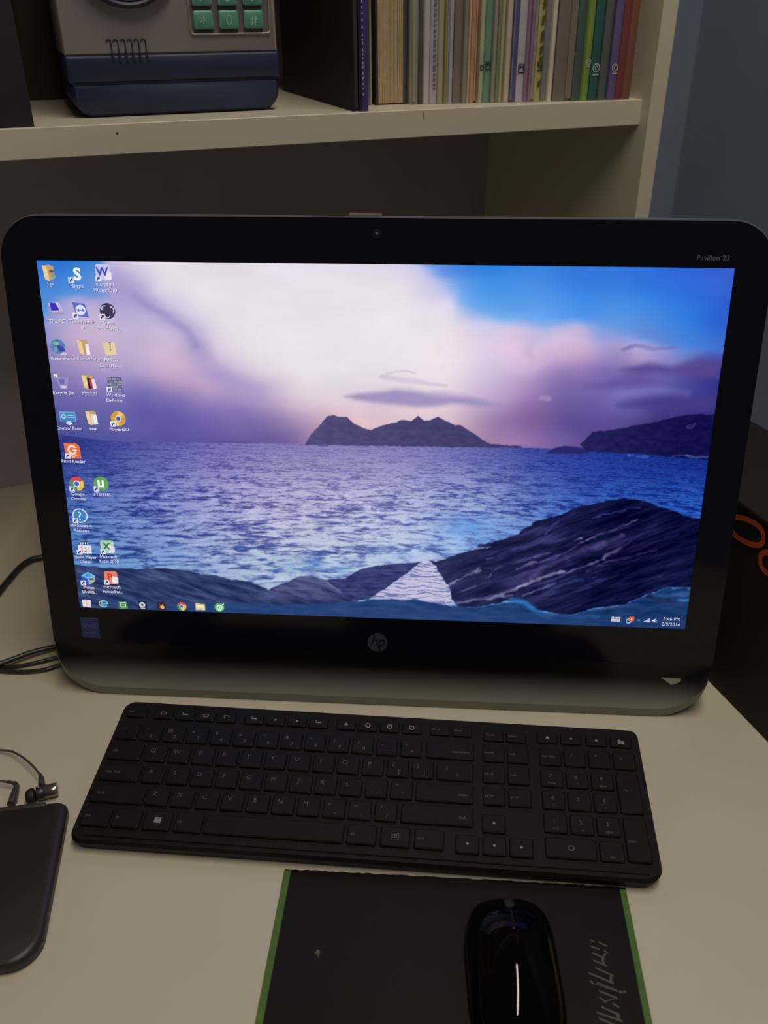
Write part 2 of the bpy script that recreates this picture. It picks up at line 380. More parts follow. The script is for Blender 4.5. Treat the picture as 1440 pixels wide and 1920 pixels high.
# ------------------------------------------------------------ all-in-one computer
T = .1770; H = .2202
comp = thing('desktop_computer', 'black all-in-one computer with a lit seascape desktop on its screen', 'computer', (0, 0, .0003))
MS = Matrix(((1, 0, 0, 0), (0, math.sin(T), -math.cos(T), 0), (0, math.cos(T), math.sin(T), H), (0, 0, 0, 1)))
gloss = mat('gloss_black', (15, 15, 24), .12, var=.05, spec=.32)
HWID = .2812; VT = .1752; VB = -.2157; RT = .032; RB = .046
def hwid(v):
    if v > VT-RT: q = v-(VT-RT); return HWID-RT+math.sqrt(max(0, RT*RT-q*q))
    if v < VB+RB: q = (VB+RB)-v; return HWID-RB+math.sqrt(max(0, RB*RB-q*q))
    return HWID
VC = -.176
# front glass frame around the screen
SW, SH = .2545, .14325
b = MB(); top = []
NA = 10
outer = [(-HWID, VC)]+[(HWID, VC)]+[(HWID-RT+RT*math.cos(R(90*i/NA)), VT-RT+RT*math.sin(R(90*i/NA))) for i in range(NA+1)]+[(-HWID+RT-RT*math.sin(R(90*i/NA)), VT-RT+RT*math.cos(R(90*i/NA))) for i in range(NA+1)]
inner = [(-SW, -SH), (SW, -SH), (SW, SH), (-SW, SH)]
N = len(outer); near = [0, 1]+[2]*(NA+1)+[3]*(NA+1)
vs = [(x, y, 0) for x, y in outer]+[(x, y, 0) for x, y in inner]+[(x, y, -.0008) for x, y in inner]+[(x*1.0, y, -.006) for x, y in outer]
fs = []
for i in range(N):
    j = (i+1) % N; a, c = N+near[i], N+near[j]
    fs.append((i, j, a) if a == c else (i, j, c, a))
    fs.append((j, i, N+8+i, N+8+j))
for k in range(4): fs.append((N+k, N+(k+1) % 4, N+4+(k+1) % 4, N+4+k))
b.add(vs, fs); b.build('front_bezel', gloss, comp, M=MS)
# chin: curves forward into a lip that rests on the desk
def dch(u, v):
    h = hwid(v)
    if v < VB+RB and abs(u) > HWID-RB:
        e = RB-math.hypot(abs(u)-(HWID-RB), v-(VB+RB))
    else: e = min(v-VB, HWID-abs(u) if v < VB+RB else 9)
    e = max(0, e); q = min(1, e/.036); k = min(1, max(0, (VC-v)/.022)); k = k*k*(3-2*k)
    return .0068*(1-q)**2.1*k
b = MB(); NU, NV = 90, 26
for j in range(NV+1):
    s = j/NV; v = VC+(VB-VC)*(1-(1-s)**1.5)
    for i in range(NU+1):
        a = -1+2*i/NU; a = math.copysign(1-(1-abs(a))**1.35, a); u = a*hwid(v); b.v.append((u, v, dch(u, v)))
for j in range(NV):
    for i in range(NU):
        k = j*(NU+1)+i; b.f.append((k, k+NU+1, k+NU+2, k+1)); b.m.append(0)
def fade_mat():                                  # speaker band: base colour ramps from black to grey silver towards the lip
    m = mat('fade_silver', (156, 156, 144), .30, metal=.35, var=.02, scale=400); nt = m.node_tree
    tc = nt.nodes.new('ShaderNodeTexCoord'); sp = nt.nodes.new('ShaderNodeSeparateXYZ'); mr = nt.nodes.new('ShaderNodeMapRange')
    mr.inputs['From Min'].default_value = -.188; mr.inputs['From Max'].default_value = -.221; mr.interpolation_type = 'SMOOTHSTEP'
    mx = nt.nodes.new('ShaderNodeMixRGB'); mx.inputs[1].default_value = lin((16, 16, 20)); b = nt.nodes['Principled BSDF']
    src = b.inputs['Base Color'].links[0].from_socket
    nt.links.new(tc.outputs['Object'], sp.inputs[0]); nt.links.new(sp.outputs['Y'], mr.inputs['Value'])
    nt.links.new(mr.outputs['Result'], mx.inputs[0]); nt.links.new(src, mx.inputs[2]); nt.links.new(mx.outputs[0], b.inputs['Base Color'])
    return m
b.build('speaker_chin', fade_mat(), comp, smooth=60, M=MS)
# rim band under the lip
edge = [(-HWID, VC, 0)]
rim = []
for i in range(25):
    t = R(90*i/24); rim.append((-(HWID-RB+RB*math.cos(t)), VB+RB-RB*math.sin(t)))
rim += [(-(HWID-RB)+(2*(HWID-RB))*i/20, VB) for i in range(1, 20)]
for i in range(25):
    t = R(90-90*i/24); rim.append(((HWID-RB+RB*math.cos(t)), VB+RB-RB*math.sin(t)))
b = MB(); n = len(rim)
for u, v in rim:
    k = min(1, max(0, (VC-v)/.022)); k = k*k*(3-2*k); d = dch(u*.9999, v)
    sx = math.copysign(1, u)
    b.v += [(u, v, d), (u+sx*.0010*k*(abs(u) > .2), v-.0018*k, d-.0002), (u, v-.0086*k, d-.0018*k-.0006), (u*.99, v-.0058*k+.001, -.012)]
for i in range(n-1):
    for q in range(3): b.f.append((4*i+q, 4*i+4+q, 4*i+5+q, 4*i+1+q)); b.m.append(0)
b.build('base_rim', mat('olive_silver', (122, 124, 112), .38, metal=.5, var=.03), comp, smooth=60, M=MS)
# back shell
out = [(x*1.0045, y*1.006) for x, y in rrect(-HWID, -.196, HWID, VT, 0, n=8, rs=[.04, RT, RT, .04])]
silver = mat('satin_silver', (150, 150, 158), .35, metal=.5, var=.02)
MB().prism(out, [(0, -.0045), (0, -.016), (.010, -.026), (.10, -.042)]).build('rear_shell', silver, comp, smooth=40, M=MS)
b = MB().prism([(-.09, .036), (.09, .036), (.075, .165), (-.075, .165)], [(.001, 0), (0, .001), (0, .006), (.002, .0075)]); b.build('stand_foot', silver, comp)
b = MB(); b.add([(-.05, .033, .17), (.05, .033, .17), (.06, .15, .006), (-.06, .15, .006), (-.05, .041, .172), (.05, .041, .172), (.06, .160, .006), (-.06, .160, .006)],
  [(0, 1, 2, 3), (7, 6, 5, 4), (0, 4, 5, 1), (1, 5, 6, 2), (2, 6, 7, 3), (3, 7, 4, 0)]); b.build('stand_arm', silver, comp)
# webcam, slider, mark, name, sticker
MB().lathe([(.0034, 0), (.0034, .0003), (.0024, .0004)], seg=20).build('webcam_ring', mat('webcam_black', (26, 26, 34), .2), comp, M=MS @ Matrix.Translation((-.0004, .1646, 0)))
MB().lathe([(.0011, .0003), (.0008, .0007)], seg=14).build('webcam_lens', mat('lens_grey', (110, 110, 124), .1), comp, M=MS @ Matrix.Translation((-.0004, .1646, .0001)))
MB().prism(rrect(-.012, 0, .012, .0035, .0012), [(.0, -.012), (0, -.006), (.0008, -.005)]).build('webcam_slider', mat('pale_slider', (110, 104, 100), .5), comp, M=MS @ Matrix.Translation((-.0095, VT-.0005, 0)))
lg = mat('logo_grey', (58, 60, 76), .4); b = MB(); b.disc(0, 0, .0086, .0003, lg, n=40)
b.build('logo_badge', None, comp, M=MS @ Matrix.Translation((.0013, -.1659, 0)))
b = MB(); ink = mat('logo_ink', (14, 15, 26), .3); b.text('hp', 0, -.0030, .0128, .0006, ink, shear=.32)
b.rect(-.0011-.0026, .004, -.0011-.0014, .0086, .0006, ink); b.rect(.0016, -.0086, .0028, -.004, .0006, ink)
b.build('logo_lettering', None, comp, M=MS @ Matrix.Translation((.0013, -.1659, 0)))
MB().text('Pavilion 23', .2384, .1485, .0053, .0003, mat('bezel_print', (96, 98, 118), .5)).build('model_lettering', None, comp, M=MS)
st = MB().prism(rrect(-.0079, -.0097, .0079, .0097, .001), [(0, 0), (0, .0002)]).build('maker_sticker', mat('sticker_blue', (44, 58, 118), .35), comp, M=MS @ Matrix.Translation((-.2473, -.1621, 0)))
b = MB(); sm_ = mat('sticker_print', (92, 112, 168), .4)
b.text('intel', 0, .0006, .0062, .0004, sm_); b.disc(0, .002, .0066, .0004, sm_, 200, 520, r0=.0061, sy=.55); b.text('inside', 0, -.0058, .0042, .0004, sm_); b.rect(-.0074, .0088, .0074, .0094, .0004, mat('sticker_edge', (120, 118, 96), .5))
b.build('sticker_lettering', None, st)
MB().poly([(.2402, -.1884), (.2494, -.1952), (.2565, -.1915), (.2560, -.1880)], dch(.249, -.1915)+.0007, mat('pale_reflection', (150, 146, 134), .5)).build('painted_reflection', None, comp, M=MS)  # flat pale patch, the desk's reflection in the chin painted as colour

# ------------------------------------------------------------ the picture on the screen
SKY = [(0.0183,0.1004,140,155,218),(0.0665,0.1032,182,170,216),(0.1158,0.0147,190,182,224),(0.1356,0.0142,205,190,220),(0.1593,0.0137,216,206,226),(0.1324,0.0744,172,162,216),(0.1712,0.0937,188,176,220),(0.2223,0.0123,228,220,228),(0.2771,0.0111,226,216,226),(0.3393,0.0097,228,218,230),(0.4166,0.008,228,220,232),(0.4934,0.0127,225,215,232),(0.5354,0.0053,212,206,236),(0.1606,0.1486,192,177,216),(0.2022,0.1132,205,194,222),(0.1802,0.0732,212,204,225),(0.2296,0.23,190,170,208),(0.2682,0.2854,190,168,206),(0.3077,0.327,190,165,205),(0.2428,0.0918,228,222,230),(0.2966,0.1447,230,224,232),(0.271,0.2007,224,210,226),(0.3023,0.2276,226,214,228),(0.0372,0.1799,185,165,206),(0.0943,0.1782,200,180,212),(0.1416,0.2047,196,176,211),(0.1721,0.246,206,181,210),(0.0304,0.2793,150,132,188),(0.0884,0.2773,168,148,199),(0.1454,0.2897,168,148,199),(0.1935,0.3168,178,150,195),(0.2422,0.3295,182,155,198),(0.0255,0.3522,112,103,174),(0.0833,0.3647,110,102,176),(0.1417,0.3625,108,99,177),(0.1996,0.3676,125,110,180),(0.2487,0.3803,138,116,184),(0.3056,0.4075,130,112,178),(0.0365,0.4411,82,83,158),(0.1211,0.4375,92,88,166),(0.2045,0.449,98,89,167),(0.2878,0.4529,113,97,165),(0.3624,0.4572,125,104,165),(0.4153,0.1413,232,225,232),(0.4936,0.139,232,226,234),(0.4138,0.2803,230,222,230),(0.3808,0.3388,222,205,218),(0.3473,0.3837,172,148,188),(0.3796,0.4118,170,145,185),(0.3325,0.3117,205,185,212),(0.3173,0.2694,222,208,222),(0.4938,0.2775,230,222,230),(0.5714,0.1368,230,222,232),(0.5397,0.0576,228,220,232),(0.6093,0.0955,218,212,235),(0.6261,0.1623,224,213,230),(0.6521,0.2719,216,196,223),(0.6144,0.3586,224,202,216),(0.494,0.3998,218,188,202),(0.4126,0.3958,205,176,198),(0.4859,0.4222,226,191,196),(0.6772,0.3275,190,165,206),(0.6752,0.2571,212,192,222),(0.6713,0.3998,158,128,175),(0.6562,0.4371,172,136,172),(0.5896,0.0629,195,196,236),(0.6217,0.1019,185,195,236),(0.6681,0.1448,195,198,236),(0.7251,0.1271,140,170,235),(0.9793,0.1921,52,98,202),(0.9942,0.0463,38,88,208),(0.7032,0.16,206,192,226),(0.7646,0.1609,204,186,222),(0.8179,0.1566,160,164,226),(0.7283,0.2138,216,191,221),(0.8046,0.1976,196,171,211),(0.8579,0.1932,165,152,208),(0.8827,0.2252,172,152,205),(0.9431,0.215,120,125,205),(0.7692,0.2678,158,132,190),(0.7303,0.2691,192,167,207),(0.8311,0.2656,130,109,182),(0.885,0.2637,108,88,160),(0.9606,0.2472,82,72,152),(0.9909,0.2462,60,55,142),(0.7329,0.3397,145,116,176),(0.7957,0.3372,110,90,161),(0.8496,0.321,116,100,175),(0.8884,0.3195,110,105,182),(0.9429,0.3245,70,75,165),(0.9886,0.3157,50,55,150),(0.9686,0.3589,52,47,128),(1.0071,0.3574,34,29,108),(0.7191,0.3978,130,100,160),(0.7826,0.3952,96,76,150),(0.8535,0.3923,88,74,150),(0.9152,0.3754,68,58,134),(0.9706,0.3874,48,40,114),(0.7131,0.4567,152,116,172),(0.7772,0.4539,110,86,156)]
SKYB = [(0.0048,0.0105,40,112,218),(0.0403,0.0164,42,120,218),(0.0765,0.0089,52,128,218),(0.0124,0.0707,62,132,222),(0.0602,0.0762,78,142,226),(0.0998,0.0847,125,152,220),(0.5697,0.0071,100,150,235),(0.6078,0.0166,78,140,232),(0.6068,0.0428,110,162,240),(0.6466,0.0549,72,152,240),(0.6519,0.1144,110,172,240),(0.7214,0.027,62,138,235),(0.7238,0.0925,82,153,240),(0.7963,0.0252,48,124,230),(0.7994,0.0905,58,138,238),(0.8385,0.1159,78,148,235),(0.8706,0.0235,44,114,226),(0.8753,0.1016,58,138,236),(0.9444,0.0217,40,100,222),(0.9948,0.0078,48,92,210),(0.9388,0.1529,55,130,230),(0.9892,0.1249,38,98,215),(0.9033,0.1877,100,135,216)]
BLU = [[(0.5502,-0.0337),(0.5581,-0.0056),(0.5698,0.0149),(0.59,0.0458),(0.6088,0.0717),(0.6232,0.0978),(0.6421,0.1187),(0.6678,0.1341),(0.7102,0.1382),(0.7641,0.1474),(0.8059,0.1462),(0.826,0.1671),(0.8649,0.1821),(0.8887,0.1977),(0.9277,0.2127),(0.9737,0.2194),(1.0498,0.225),(1.0269,-0.0435)],[(-0.0126,-0.0222),(0.0944,-0.0244),(0.1039,0.0149),(0.1076,0.0616),(0.1171,0.0897),(0.0911,0.0958),(0.0593,0.0912),(0.0347,0.0972),(0.0141,0.1142),(0.0015,0.1531),(-0.0307,0.2101)]]
SB = [(0.0315,0.5175,68,78,160),(0.1171,0.5136,112,106,182),(0.2443,0.5078,158,140,200),(0.4115,0.5002,176,152,202),(0.4942,0.4964,178,156,204),(0.6172,0.5058,152,140,200),(0.6984,0.5021,110,110,188),(0.7794,0.5058,70,85,178),(0.8997,0.5076,42,72,168),(0.9958,0.518,30,60,155),(0.0212,0.6755,95,118,194),(0.1523,0.6686,150,148,210),(0.3251,0.6436,206,186,222),(0.4944,0.6348,208,192,226),(0.661,0.6261,178,172,218),(0.7842,0.6197,82,108,192),(0.9051,0.598,46,86,182),(0.9865,0.6091,46,92,192),(0.0553,0.8382,112,148,206),(0.189,0.8301,165,170,218),(0.3211,0.8221,200,195,222),(0.4516,0.7977,210,204,228),(0.5626,0.7424,204,198,232),(0.6214,0.723,160,178,228)]
SD = [(0.0315,0.5175,38,44,120),(0.1589,0.527,60,60,146),(0.4114,0.5153,118,102,168),(0.6175,0.5209,88,84,160),(0.7797,0.5133,34,44,130),(0.98,0.5187,15,30,115),(0.0212,0.6755,34,50,126),(0.2389,0.664,64,65,142),(0.4097,0.6708,104,95,162),(0.6199,0.6439,84,84,160),(0.825,0.6175,30,46,132),(0.9865,0.6091,15,36,130),(0.0553,0.8382,40,62,132),(0.2338,0.8107,64,80,150),(0.4084,0.8003,84,90,162),(0.5373,0.7763,82,98,168)]
ISL = [(0.3894,0.477),(0.3997,0.4481),(0.4148,0.4193),(0.424,0.3982),(0.4347,0.3934),(0.4436,0.3989),(0.455,0.3984),(0.4655,0.4171),(0.4777,0.427),(0.4916,0.4338),(0.5046,0.4229),(0.5306,0.41),(0.5386,0.4023),(0.5524,0.4062),(0.5627,0.3911),(0.5717,0.4039),(0.5798,0.4036),(0.5925,0.3928),(0.6032,0.4026),(0.6187,0.4151),(0.6259,0.4134),(0.6449,0.4331),(0.6632,0.456),(0.6739,0.4644),(0.6893,0.4667),(0.72,0.4683),(0.7201,0.4727),(0.6572,0.4755),(0.3894,0.48)]
HEAD = [(0.8078,0.4599),(0.8186,0.4374),(0.8258,0.4225),(0.8416,0.4218),(0.8572,0.4167),(0.8934,0.4022),(0.9164,0.394),(0.9413,0.38),(0.9694,0.3703),(1.0082,0.3716),(1.0137,0.4934),(0.9862,0.4947),(0.9543,0.4917),(0.9222,0.4858),(0.8982,0.4824),(0.8183,0.4801)]
REEF = [(0.7569,0.4874),(0.7699,0.472),(0.7856,0.4653),(0.8017,0.4676),(0.826,0.4739),(0.8146,0.4863)]
FARL = [(0.0023,0.4682),(0.0344,0.4729),(0.0679,0.4806),(0.1187,0.4829),(0.1186,0.486),(0.001,0.4866)]
BOAT = [(0.4067,0.4823),(0.415,0.4789),(0.42,0.4741),(0.4257,0.4829)]
FARM = [(0.2369,0.4792),(0.2622,0.4736),(0.2914,0.4738),(0.3122,0.4774)]
RROCK = [(0.583,0.8112),(0.5967,0.8153),(0.6128,0.8045),(0.637,0.785),(0.6546,0.7759),(0.6643,0.7575),(0.714,0.7337),(0.73,0.712),(0.7514,0.6839),(0.778,0.6667),(0.8154,0.6382),(0.8472,0.621),(0.8815,0.61),(0.9118,0.6146),(0.942,0.6315),(0.9733,0.6515),(1.0151,0.6694),(1.0294,0.8605),(0.9996,0.874),(0.9634,0.8697),(0.9339,0.8949),(0.8972,0.9308),(0.8519,0.944),(0.8138,0.9703),(0.7818,0.9657),(0.7617,0.9569),(0.7375,0.9297),(0.7144,0.9312),(0.6692,0.9512),(0.6345,0.9536),(0.6246,0.9338),(0.6196,0.897),(0.6061,0.8627),(0.5987,0.835),(0.5943,0.8253)]
INLET = [(0.5753,0.8117),(0.596,0.8252),(0.6113,0.8674),(0.6197,0.902),(0.6238,0.9356),(0.6232,0.9526),(0.6005,0.9473),(0.5621,0.9363),(0.5237,0.9405),(0.4878,0.9378),(0.5139,0.9055),(0.5441,0.865)]
MROCK = [(0.4145,0.8832),(0.4504,0.8725),(0.4782,0.8441),(0.4981,0.8312),(0.5231,0.8264),(0.5557,0.8227),(0.5728,0.8151),(0.544,0.8616),(0.5139,0.9055),(0.4861,0.9396),(0.4623,0.9515),(0.4423,0.9187)]
DOME = [(0.3097,0.9325),(0.3341,0.9104),(0.3529,0.8939),(0.3708,0.8776),(0.3945,0.871),(0.4093,0.8802),(0.4292,0.9043),(0.4475,0.9217),(0.4703,0.9475),(0.4597,0.9654),(0.3087,0.9756)]
LROCK = [(-0.0088,0.8589),(0.0295,0.8651),(0.0688,0.8677),(0.11,0.8669),(0.1468,0.8629),(0.1857,0.8672),(0.211,0.8792),(0.2367,0.8793),(0.262,0.8929),(0.2955,0.8976),(0.319,0.9165),(0.3359,0.9531),(0.3348,1.0086),(-0.0206,1.0332)]
WBAND = [(-0.0193,1.0137),(0.1005,1.0002),(0.1737,0.9847),(0.2552,0.9688),(0.3356,0.9686),(0.4597,0.9517),(0.4948,0.9391),(0.5621,0.9363),(0.6232,0.9526),(0.6692,0.9529),(0.7145,0.9346),(0.742,0.9345),(0.7644,0.9601),(0.8139,0.972),(0.852,0.9456),(0.8973,0.9325),(0.934,0.8965),(0.9635,0.8714),(0.9997,0.8756),(1.0304,0.8736),(1.042,1.0279),(-0.0255,1.1053)]
ST = [([(0.7255,0.8271),(0.7502,0.8076),(0.7833,0.7942),(0.8072,0.7652),(0.8205,0.7468),(0.8466,0.7213),(0.8758,0.6975),(0.9038,0.6708)],105,95,150,2.2),([(0.7476,0.8538),(0.7675,0.8196),(0.7999,0.7899),(0.832,0.7621),(0.8641,0.741),(0.8837,0.7208)],90,82,140,9),([(0.6798,0.9285),(0.7193,0.8972),(0.7498,0.8669),(0.7745,0.8471),(0.7993,0.834)],165,165,198,4),([(0.8606,0.7846),(0.8739,0.7677),(0.884,0.7559)],125,120,168,5),([(0.884,0.7559),(0.9121,0.7144),(0.9363,0.6816)],60,52,108,2),([(0.802,0.8372),(0.8401,0.807),(0.8609,0.7895)],95,95,148,2.5),([(0.7661,0.7195),(0.7766,0.6936),(0.7922,0.6707)],80,80,145,2.5),([(0.8358,0.6714),(0.8596,0.6561),(0.8811,0.6456),(0.9072,0.6333)],52,58,128,2),([(0.8354,0.8318),(0.8615,0.8008),(0.8996,0.7823),(0.9395,0.7574)],60,52,105,2.2),([(0.8989,0.771),(0.938,0.7336),(0.9693,0.7112)],38,32,90,2.5),([(0.6537,0.7743),(0.6688,0.7685),(0.6813,0.7629)],160,172,222,2.5),([(0.7683,0.9057),(0.7977,0.8754),(0.828,0.8536)],48,66,118,4),([(0.7369,0.9129),(0.7618,0.8911),(0.7865,0.8712)],92,96,152,2.5),([(0.6168,0.8888),(0.6311,0.8711),(0.6437,0.8554),(0.6663,0.8374)],150,150,192,3),([(0.6395,0.9024),(0.6506,0.895),(0.6607,0.8876)],120,120,168,2.5),([(0.6587,0.8412),(0.6661,0.8275)],140,140,185,2),([(0.6283,0.9455),(0.6557,0.9318),(0.6856,0.9196),(0.7197,0.9106)],125,125,175,4),([(0.6715,0.8752),(0.6917,0.8325),(0.6958,0.8257)],85,85,140,2),([(0.6746,0.8303),(0.7042,0.8251)],70,70,125,1.5),([(0.6764,0.8006),(0.6865,0.7984)],95,90,140,1.5),([(0.7496,0.7929),(0.7741,0.7752)],105,98,150,2),([(0.81,0.7362),(0.8222,0.7307)],110,100,160,2),([(0.8401,0.7233),(0.8545,0.7145)],120,110,168,2.2),([(0.3725,0.8825),(0.3989,0.8741),(0.4206,0.893),(0.4423,0.9187)],120,110,162,2),([(0.3322,0.919),(0.372,0.913),(0.4072,0.9125)],95,92,148,4),([(0.3183,0.9439),(0.3717,0.9335),(0.4245,0.9403)],80,85,140,3),([(0.4774,0.8541),(0.512,0.847),(0.5464,0.8415)],78,74,130,3),([(0.4512,0.8843),(0.4947,0.8714),(0.5294,0.8659)],52,50,105,4),([(0.7203,0.9275),(0.742,0.9345),(0.76,0.9587),(0.7823,0.9776)],45,112,180,9),([(0.782,0.9691),(0.8252,0.9747),(0.8592,0.9689)],40,88,150,6),([(0.972,0.8741),(0.9884,0.8698),(1.0053,0.872)],125,165,212,2.5),([(0.9441,0.8959),(0.9694,0.8975),(0.998,0.8873)],55,88,150,7),([(0.9828,0.91),(1.0037,0.9086)],75,130,195,4),([(0.8498,0.9526),(0.8915,0.9362),(0.9248,0.9256)],62,80,125,3),([(0.9367,0.8997),(0.9534,0.9102),(0.9703,0.9108)],22,28,60,5),([(0.9261,0.9474),(0.9584,0.9233),(0.992,0.921)],40,58,110,6),([(0.8808,0.4847),(0.8946,0.4885),(0.9081,0.4894)],85,115,195,2.2),([(0.9477,0.4876),(0.9656,0.4838),(0.9779,0.4891),(0.9983,0.4882)],92,125,205,2.8),([(0.9638,0.4021),(0.9735,0.3959),(0.972,0.4075),(0.9641,0.4064)],75,68,130,1.5)]
CL = [([(0.5137,0.2796),(0.5415,0.2758),(0.5535,0.2838)],206,190,216,3),([(0.5058,0.2841),(0.5338,0.2987),(0.5737,0.3086),(0.6056,0.3131)],200,182,212,5),([(0.1223,0.0545),(0.1494,0.0834),(0.1776,0.1275),(0.2039,0.168),(0.2262,0.2132),(0.2524,0.2717),(0.2836,0.3164),(0.3155,0.3441)],166,148,202,30),([(0.1494,0.0834),(0.1776,0.1275),(0.2039,0.168),(0.2262,0.2132)],158,140,198,12),([(0.8573,0.2096),(0.8774,0.1994),(0.9006,0.2054),(0.9283,0.1991)],120,105,175,5),([(0.8613,0.3206),(0.8881,0.3139),(0.919,0.3141),(0.958,0.3197)],116,112,190,12),([(0.7445,0.3349),(0.7564,0.3373)],175,150,200,5),([(0.7273,0.1864),(0.7208,0.2209),(0.7376,0.2549)],200,175,212,14)]
CP = [([(0.4496,0.339),(0.4698,0.3296),(0.51,0.3267),(0.5259,0.3189),(0.5499,0.3223),(0.574,0.3314),(0.6138,0.3314),(0.6458,0.3387),(0.6858,0.3515),(0.6463,0.3574),(0.6143,0.3557),(0.5905,0.3653),(0.5585,0.3709),(0.5262,0.365),(0.494,0.3604),(0.4657,0.3529)],148,134,188,9),([(0.8634,0.2617),(0.8951,0.2399),(0.93,0.2469),(0.9666,0.2251),(1.0006,0.224),(1.0009,0.2762),(0.9471,0.2726),(0.9007,0.2687)],84,68,146,10),([(0.8099,0.307),(0.8476,0.2845),(0.886,0.279),(0.9344,0.2898),(0.8873,0.3013),(0.8488,0.3069)],96,80,160,9),([(0.8587,0.3448),(0.8969,0.3319),(0.9426,0.3203),(1.0004,0.3195),(1.0003,0.369),(0.9296,0.3576),(0.8748,0.3527)],66,56,136,12)]
GL = [(0.6462,0.7056,0.0335,0.0207,80,140,222,0.75),(0.668,0.7395,0.0378,0.0355,125,172,228,0.75),(0.6223,0.768,0.0152,0.0228,185,200,235,0.7),(0.529,0.803,0.0308,0.0181,165,190,230,0.7),(0.4514,0.8441,0.0303,0.015,140,185,225,0.5),(0.373,0.8489,0.0349,0.0201,110,165,215,0.4),(0.172,0.8144,0.0221,0.0235,95,150,210,0.4),(0.408,0.8334,0.0122,0.0167,90,150,215,0.5),(0.5804,0.8064,0.0255,0.0132,200,200,232,0.7),(0.6373,0.6823,0.0376,0.0158,120,160,225,0.6)]

def perlin(x,y,seed=0):
    xi=np.floor(x).astype(np.int64); yi=np.floor(y).astype(np.int64)
    xf=x-xi; yf=y-yi
    def g(ix,iy,dx,dy):
        n=(ix*374761393+iy*668265263+seed*982451653)&0xffffffff
        n=((n^(n>>13))*1274126177)&0xffffffff
        n=n^(n>>16)
        a=(n&0xffff)*(2*np.pi/65536)
        return np.cos(a)*dx+np.sin(a)*dy
    u=xf*xf*xf*(xf*(xf*6-15)+10); v=yf*yf*yf*(yf*(yf*6-15)+10)
    a=g(xi,yi,xf,yf); b=g(xi+1,yi,xf-1,yf); c=g(xi,yi+1,xf,yf-1); d=g(xi+1,yi+1,xf-1,yf-1)
    return (a*(1-u)+b*u)*(1-v)+(c*(1-u)+d*u)*v
def fbm(x,y,o,seed=0,gain=.55):
    s=0;a=1.0
    for i in range(o):
        s=s+a*perlin(x*2**i,y*2**i,seed+i*17); a*=gain
    return s
def sm(a,b,x):
    t=np.clip((x-a)/(b-a),0,1); return t*t*(3-2*t)
AS=1.7778; PX=1/1200.0
def rbf(pts,U,V,lam=.00012):
    P=np.array(pts,float); X=np.c_[P[:,0]*AS,P[:,1]]; n=len(X)
    def k(r2): return r2*np.log(r2+1e-9)
    K=k(((X[:,None]-X[None])**2).sum(-1))+lam*np.eye(n)
    Q=np.c_[np.ones(n),X]; M=np.block([[K,Q],[Q.T,np.zeros((3,3))]])
    W=np.linalg.solve(M,np.r_[P[:,2:],np.zeros((3,3))])
    gx,gy=np.meshgrid(np.linspace(-.05,1.05,161),np.linspace(-.05,1.05,101))
    G=np.c_[gx.ravel()*AS,gy.ravel()]
    F=k(((G[:,None]-X[None])**2).sum(-1))@W[:n]+np.c_[np.ones(len(G)),G]@W[n:]
    F=F.reshape(gx.shape+(3,))
    a=np.clip((U+.05)/1.1*160,0,159.999); b=np.clip((V+.05)/1.1*100,0,99.999)
    i=a.astype(int);j=b.astype(int);fa=(a-i)[...,None];fb=(b-j)[...,None]
    return (F[j,i]*(1-fa)+F[j,i+1]*fa)*(1-fb)+(F[j+1,i]*(1-fa)+F[j+1,i+1]*fa)*fb
def segd(P,U,V):
    best=np.full(U.shape,9.0)
    for (a,b),(c,d) in zip(P[:-1],P[1:]):
        ax,ay,cx,cy=a*AS,b,c*AS,d
        ex,ey=cx-ax,cy-ay; L=ex*ex+ey*ey+1e-12
        t=np.clip(((U*AS-ax)*ex+(V-ay)*ey)/L,0,1)
        best=np.minimum(best,np.hypot(U*AS-ax-t*ex,V-ay-t*ey))
    return best
def inside(P,U,V):
    r=np.zeros(U.shape,bool);n=len(P)
    for i in range(n):
        x0,y0=P[i];x1,y1=P[(i+1)%n]
        if y0==y1: continue
        c=((y0>V)!=(y1>V))&(U<(x1-x0)*(V-y0)/(y1-y0)+x0)
        r^=c
    return r
def mask(P,U,V,soft=1.2):
    u0=min(p[0] for p in P)-.02;u1=max(p[0] for p in P)+.02;v0=min(p[1] for p in P)-.03;v1=max(p[1] for p in P)+.03
    m=np.zeros(U.shape); k=(U>u0)&(U<u1)&(V>v0)&(V<v1)
    u,v=U[k],V[k]; d=segd(P+[P[0]],u,v); d=np.where(inside(P,u,v),d,-d)
    m[k]=sm(-soft/700,soft/700,d); return m
def blend(C,m,col):
    m=m[...,None]; return C*(1-m)+m*np.array(col,float) if np.ndim(col)==1 else C*(1-m)+m*col
def stroke(C,P,U,V,col,w,soft=.6,warp=0,alpha=1.0):
    u0=min(p[0] for p in P)-.05;u1=max(p[0] for p in P)+.05;v0=min(p[1] for p in P)-.07;v1=max(p[1] for p in P)+.07
    k=(U>u0)&(U<u1)&(V>v0)&(V<v1); u,v=U[k],V[k]
    d=segd(P,u,v)*700
    d=d+warp*fbm(u*60,v*60,3,5); wm=1+.35*warp*fbm(u*25,v*25,2,4)
    C[k]=blend(C[k],np.clip(alpha*wm,0,1)*(1-sm(w*(1-soft)*.5,w*(1+soft)*.5+.8,d)),col)
